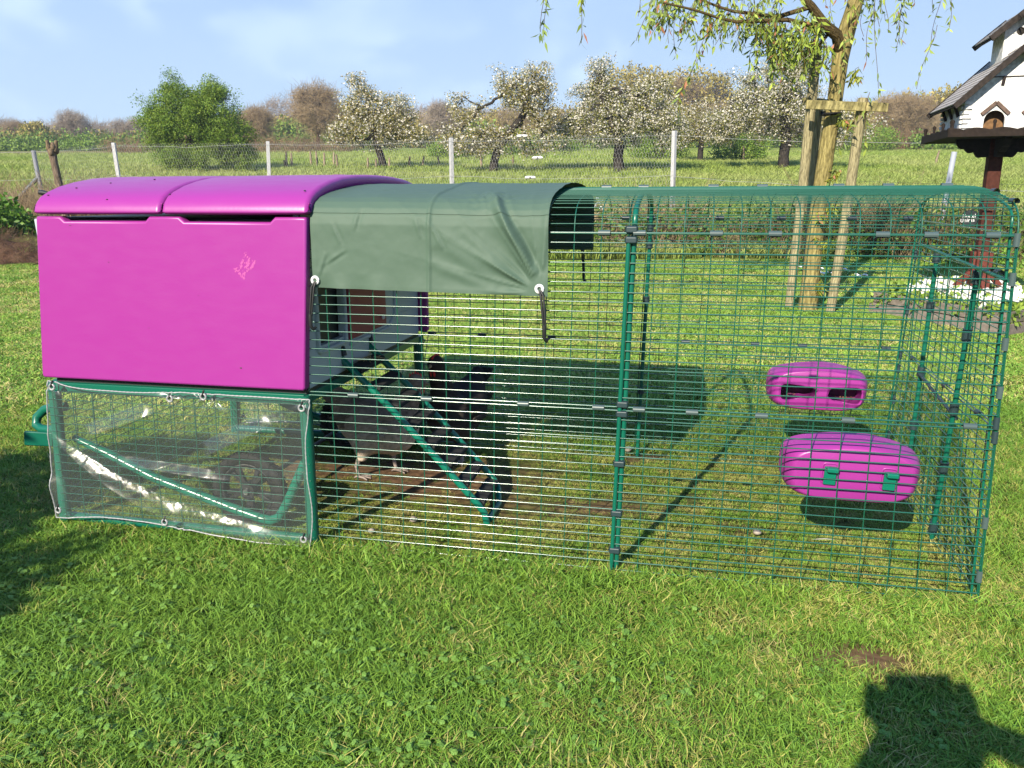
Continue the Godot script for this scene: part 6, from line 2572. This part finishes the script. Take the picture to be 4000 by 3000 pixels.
func hen(label: String, at: Vector3, turn: float, c_back: Color, c_belly: Color, c_neck: Color, neck_up: float) -> void:
	# local +x is forward
	var t := thing("hen", label, "hen", at, turn, "hens in the run")
	var mb := MB.new()
	var hx := 0.155
	var hy := 0.375 + neck_up
	var caps := [[Vector3(-0.075, 0.235, 0), Vector3(0.06, 0.215, 0), 0.098, 0.098], [Vector3(-0.03, 0.19, 0), Vector3(0.05, 0.185, 0), 0.09, 0.085], [Vector3(-0.05, 0.25, 0.045), Vector3(0.06, 0.235, 0.04), 0.065, 0.06], [Vector3(-0.05, 0.25, -0.045), Vector3(0.06, 0.235, -0.04), 0.065, 0.06],
		[Vector3(-0.11, 0.28, 0), Vector3(-0.185, 0.355, 0), 0.066, 0.028], [Vector3(-0.13, 0.25, 0), Vector3(-0.165, 0.30, 0), 0.055, 0.04], [Vector3(0.08, 0.25, 0), Vector3(hx - 0.02, hy - 0.05, 0), 0.072, 0.036], [Vector3(hx - 0.02, hy - 0.05, 0), Vector3(hx, hy, 0), 0.034, 0.027], [Vector3(hx, hy, 0), Vector3(hx + 0.018, hy - 0.003, 0), 0.026, 0.019],
		[Vector3(-0.06, 0.16, 0.045), Vector3(-0.07, 0.095, 0.045), 0.05, 0.022], [Vector3(0.03, 0.16, -0.045), Vector3(0.035, 0.095, -0.045), 0.05, 0.022]]
	nets(mb, caps, 0.0075, 0.03, func(q: Vector3) -> Color:
		var f := nz.get_noise_3d(q.x * 16, q.y * 22, q.z * 16)
		var c := c_belly.lerp(c_back, clampf((q.y - 0.13) * 8.0 + f * 0.8, 0, 1))
		if q.x > 0.09 and q.y > 0.27:
			c = c_neck
		return c * (1.0 + f * 0.3 + nz2.get_noise_3d(q.x * 55.0, q.y * 75.0, q.z * 55.0) * 0.55))
	# shanks and toes belong to the same body
	mb.col = Color(0.30, 0.25, 0.22)
	for s in [-1, 1]:
		var z: float = 0.05 * s
		var fx: float = -0.085 if s > 0 else 0.045
		mb.tube([Vector3(fx * 0.85, 0.11, z), Vector3(-0.010 + fx, 0.055, z), Vector3(fx, 0.008, z)], [0.013, 0.0085, 0.0075], 8)
		for an in [-0.55, 0.0, 0.55, PI]:
			var ln := 0.05 if an < 3.0 else 0.022
			var d := Vector3(cos(an), 0, sin(an)) * ln
			mb.tube([Vector3(fx, 0.009, z), Vector3(fx, 0.010, z) + d * 0.5, Vector3(fx, 0.004, z) + d], [0.006, 0.005, 0.0025], 6)
	var body := obj("body", mb, M.feather, t)
	# folded wings: overlapping rows of feathers
	for s in [-1, 1]:
		var w := MB.new()
		for r in 4:
			for k in 7 - r:
				var c := Vector3(0.055 - 0.024 * k - 0.012 * r, 0.275 - 0.026 * r, (0.098 + 0.004 * r - 0.002 * k) * s)
				w.col = c_back.lerp(c_belly, 0.25 * r) * rr(0.75, 1.25)
				w.ball(c, Vector3(0.032, 0.017, 0.006), 8, 5, Basis(Vector3.BACK, 0.28) * Basis(Vector3.RIGHT, 0.25 * s))
		for k in 4:
			w.col = c_back * rr(0.5, 0.8)
			w.ball(Vector3(-0.10 - 0.014 * k, 0.235 + 0.012 * k, 0.082 * s), Vector3(0.05, 0.010, 0.005), 8, 5, Basis(Vector3.BACK, 0.15))
		obj("wing", w, M.paint, t)
	var tail := MB.new()
	for k in 9:
		tail.col = c_back * rr(0.6, 1.1)
		var a := (k - 4) * 0.16
		tail.ball(Vector3(-0.195 - 0.01 * cos(a), 0.345 - 0.02 * absf(a), 0.009 * (k - 4)), Vector3(0.055, 0.014, 0.005), 8, 5, Basis(Vector3.UP, a * 0.6) * Basis(Vector3.BACK, -0.8))
	obj("tail", tail, M.paint, t)
	var red := mat(lin(0.62, 0.02, 0.03), 0.5, 0.5)
	var comb := MB.new()
	for k in 5:
		var a := Vector3(hx - 0.022 + 0.011 * k, hy + 0.022 - 0.002 * absf(k - 2.0), 0)
		comb.tube([a, a + Vector3(-0.004, 0.022 - 0.003 * absf(k - 2.0), 0)], [0.0075, 0.0025], 8)
	comb.beam(Vector3(hx - 0.025, hy + 0.022, 0), Vector3(hx + 0.028, hy + 0.018, 0), 0.008, 0.014)
	obj("comb", comb, red, t)
	var wat := MB.new()
	for s in [-1, 1]:
		wat.ball(Vector3(hx + 0.022, hy - 0.034, 0.008 * s), Vector3(0.010, 0.020, 0.005), 8, 6)
		wat.ball(Vector3(hx + 0.006, hy - 0.002, 0.021 * s), Vector3(0.018, 0.016, 0.006), 8, 6)
	obj("wattle", wat, red, t)
	var bk := MB.new()
	bk.tube([Vector3(hx + 0.028, hy - 0.003, 0), Vector3(hx + 0.042, hy - 0.006, 0), Vector3(hx + 0.054, hy - 0.013, 0)], [0.011, 0.007, 0.0015], 8)
	obj("beak", bk, mat(lin(0.30, 0.22, 0.12), 0.5), t)
	for s in [-1, 1]:
		var ey := MB.new()
		ey.ball(Vector3(hx + 0.010, hy + 0.006, 0.0255 * s), Vector3.ONE * 0.0045, 8, 6)
		obj("eye", ey, M.black, t)


func make_hens() -> void:
	hen("grey brown hen standing behind the ladder, pale belly, nearer of two", Vector3(-0.02, 0, -0.68), 0.08, Color(0.29, 0.235, 0.195), Color(0.60, 0.49, 0.39), Color(0.24, 0.18, 0.15), 0.03)
	hen("black hen standing upright in the shade behind the grey brown hen", Vector3(0.225, 0.0, -0.955), -1.85, Color(0.030, 0.027, 0.027), Color(0.06, 0.05, 0.045), Color(0.04, 0.032, 0.03), 0.085)


func make_small_things() -> void:
	# stones and scraps lying on the lawn inside the run
	var k := 0
	var lab := ["pale stone on the scratched soil near the coop leg", "pale stone lying beside the far foot of the middle hoop", "small pale stone in the turf right of the middle hoop", "pale scrap lying by the bottom wire near the coop"]
	for a in [[0.27, -0.22, 0.012], [0.96, -1.17, 0.016], [1.45, -0.35, 0.012], [0.16, -0.10, 0.010]]:
		var m := MB.new()
		m.col = Color(0.34, 0.30, 0.25)
		m.ball(Vector3(0, a[2] * 0.6, 0), Vector3(a[2] * 1.3, a[2] * 0.8, a[2]), 10, 6, Basis(Vector3.UP, k * 1.1))
		for e in m.v.size():
			m.v[e] *= 1.0 + nz.get_noise_3dv(m.v[e] * 80.0) * 0.3
		var o := obj("stone", m, M.paint)
		o.position = Vector3(a[0], 0.012, a[1])
		tag(o, lab[k], "stone", "stones on the turf of the run")
		k += 1
	var fe := MB.new()
	fe.surf([[Vector3(-0.04, 0, 0), Vector3(-0.02, 0.006, 0.004), Vector3(0, 0.008, 0.002), Vector3(0.03, 0.004, -0.004)], [Vector3(-0.04, 0, 0.001), Vector3(-0.02, 0.007, 0.012), Vector3(0, 0.009, 0.011), Vector3(0.03, 0.004, -0.002)]])
	var fo := obj("feather", fe, mat(lin(0.65, 0.6, 0.48), 0.7))
	fo.position = Vector3(1.66, 0.03, -0.30)
	tag(fo, "pale shed feather on the turf below the feeder", "feather")
	# leafy twigs of a shrub behind the photographer, left: its shade lies beside the coop
	var sh := thing("garden_shrub", "leafy garden shrub that shades the grass left of the coop", "shrub", Vector3(-2.25, 0, 2.05))
	var lf := leaf_cluster(14, 0.10, 0.06, 0.04, [Color(1, 1, 1), Color(0.8, 0.9, 0.7), Color(1.1, 1.05, 0.9)])
	leafy(sh, 0.62, 1.55, lf, 1500, [Color(0.05, 0.11, 0.02), Color(0.10, 0.18, 0.03)])
	var sh2 := thing("garden_shrub", "lower leafy garden shrub nearer the photographer, shading the grass under the clear sheet", "shrub", Vector3(-1.62, 0, 2.75))
	leafy(sh2, 0.45, 1.45, lf, 700, [Color(0.05, 0.11, 0.02), Color(0.10, 0.18, 0.03)])


func make_photographer() -> void:
	# crouching behind the camera with a phone in both hands; in the picture only the shadow shows
	var t := thing("person", "person crouching on the lawn, dark jacket, holding up a phone sideways", "person", Vector3(1.42, 0, 2.75))
	var view := Basis(Vector3(0.97835, -0.00317, -0.20694), Vector3(-0.04471, 0.97304, -0.22626), Vector3(0.20208, 0.23062, 0.95183)).orthonormalized()
	var ph := EYE + view * Vector3(0.055, -0.036, 0.012)
	var phone := thing("phone", "dark phone held sideways in both hands", "phone", ph)
	phone.basis = view
	var pm := MB.new()
	pm.box(Vector3.ZERO, Vector3(0.158, 0.076, 0.009), Basis(), 0.003)
	obj("body", pm, M.black, phone)
	var hl := ph + view * Vector3(-0.088, -0.024, 0.012)
	var hr := ph + view * Vector3(0.088, -0.024, 0.012)
	var hip := Vector3(1.50, 0.42, 2.92)
	var chest := Vector3(1.40, 0.80, 2.70)
	var neck := Vector3(1.27, 0.93, 2.56)
	var head := Vector3(1.20, 1.075, 2.47)
	var sl := chest + Vector3(-0.18, 0.08, -0.01)
	var sr := chest + Vector3(0.19, 0.10, 0.03)
	var el := Vector3(1.04, 0.84, 2.46)
	var er := Vector3(1.57, 1.03, 2.46)
	var kl := Vector3(1.30, 0.52, 2.58)
	var kr := Vector3(1.70, 0.36, 2.66)
	var al := Vector3(1.33, 0.08, 2.78)
	var ar := Vector3(1.74, 0.07, 3.02)
	var mb := MB.new()
	var skin := Color(0.42, 0.25, 0.18)
	var cloth := Color(0.03, 0.035, 0.05)
	var jeans := Color(0.04, 0.06, 0.11)
	nets(mb, [[hip, chest, 0.15, 0.16], [chest, chest + Vector3(0, 0.08, 0), 0.15, 0.12], [sl, sr, 0.075, 0.075], [neck - Vector3(0, 0.06, 0), neck + Vector3(0, 0.04, -0.02), 0.06, 0.055], [sl, el, 0.06, 0.048], [el, hl + view * Vector3(0, -0.04, 0.05), 0.045, 0.032], [sr, er, 0.06, 0.048], [er, hr + view * Vector3(0, -0.04, 0.05), 0.045, 0.032],
		[hip + Vector3(-0.09, -0.02, 0), kl, 0.095, 0.065], [kl, al, 0.06, 0.042], [hip + Vector3(0.09, -0.02, 0), kr, 0.095, 0.065], [kr, ar, 0.06, 0.042], [al - Vector3(0, 0.03, 0), al + Vector3(-0.02, -0.04, -0.16), 0.04, 0.032], [ar - Vector3(0, 0.03, 0), ar + Vector3(0.0, -0.03, -0.15), 0.04, 0.032]], 0.022, 0.06,
		func(q: Vector3) -> Color: return skin if q.y > 1.0 and q.x > 1.15 and q.x < 1.40 and q.z > 2.48 else (cloth if q.y > 0.52 else jeans))
	# head with face
	nets(mb, [[head + Vector3(0, 0.02, 0.02), head + Vector3(0, 0.03, -0.02), 0.092, 0.088], [head + Vector3(0, -0.05, -0.03), head + Vector3(0, -0.085, -0.055), 0.06, 0.04], [head + Vector3(0, 0.0, -0.095), head + Vector3(0, -0.035, -0.118), 0.010, 0.014], [head + Vector3(-0.09, -0.01, 0), head + Vector3(-0.095, 0.02, 0.005), 0.014, 0.016], [head + Vector3(0.09, -0.01, 0), head + Vector3(0.095, 0.02, 0.005), 0.014, 0.016], [head + Vector3(-0.02, -0.065, -0.10), head + Vector3(0.02, -0.065, -0.10), 0.008, 0.008], [head + Vector3(0, -0.08, 0.0), neck, 0.05, 0.055]], 0.010, 0.02, func(_q: Vector3) -> Color: return skin)
	# hands: palms behind the ends of the phone, fingers curled round its front edge
	for s in [-1, 1]:
		var c: Vector3 = hl if s < 0 else hr
		var caps := [[c + view * Vector3(0.004 * s, 0.012, 0.012), c + view * Vector3(0.008 * s, -0.032, 0.022), 0.020, 0.022], [c + view * Vector3(0.012 * s, 0.014, 0.010), c + view * Vector3(0.014 * s, -0.024, 0.014), 0.018, 0.019]]
		for k in 4:
			var y := 0.026 - 0.019 * k
			var ln: float = [0.9, 1.0, 0.95, 0.78][k]
			var b := c + view * Vector3(0.016 * s, y, 0.004)
			var m := b + view * Vector3(0.010 * s, 0.003, -0.026 * ln)
			var e := m + view * Vector3(-0.024 * s * ln, 0.0, -0.006)
			caps.append([b, m, 0.0095, 0.009])
			caps.append([m, e, 0.009, 0.0075])
		var tb := c + view * Vector3(0.0, -0.012, 0.022)
		var tm := tb + view * Vector3(-0.022 * s, 0.020, 0.006)
		caps.append([tb, tm, 0.012, 0.011])
		caps.append([tm, tm + view * Vector3(-0.020 * s, 0.014, -0.010), 0.0105, 0.0085])
		nets(mb, caps, 0.004, 0.007, func(_q: Vector3) -> Color: return skin)
	var o := obj("body", mb, M.paint, t)
	o.position = -t.position
	var hair := MB.new()
	hair.col = Color(0.05, 0.032, 0.02)
	nets(hair, [[head + Vector3(0, 0.055, 0.03), head + Vector3(0, 0.06, -0.02), 0.085, 0.08], [head + Vector3(0, 0.02, 0.05), head + Vector3(0, -0.05, 0.06), 0.085, 0.06]], 0.010, 0.02, func(_q: Vector3) -> Color: return Color(0.05, 0.032, 0.02))
	var ho := obj("hair", hair, M.paint, t)
	ho.position = -t.position
	for s in [-1, 1]:
		var ey := MB.new()
		ey.col = Color(0.6, 0.6, 0.6)
		ey.ball(head + Vector3(0.034 * s, 0.005, -0.092), Vector3(0.015, 0.010, 0.008), 10, 6)
		ey.col = Color(0.03, 0.03, 0.03)
		ey.ball(head + Vector3(0.034 * s, 0.005, -0.0985), Vector3(0.006, 0.006, 0.003), 8, 5)
		var eo := obj("eye", ey, M.paint, t)
		eo.position = -t.position
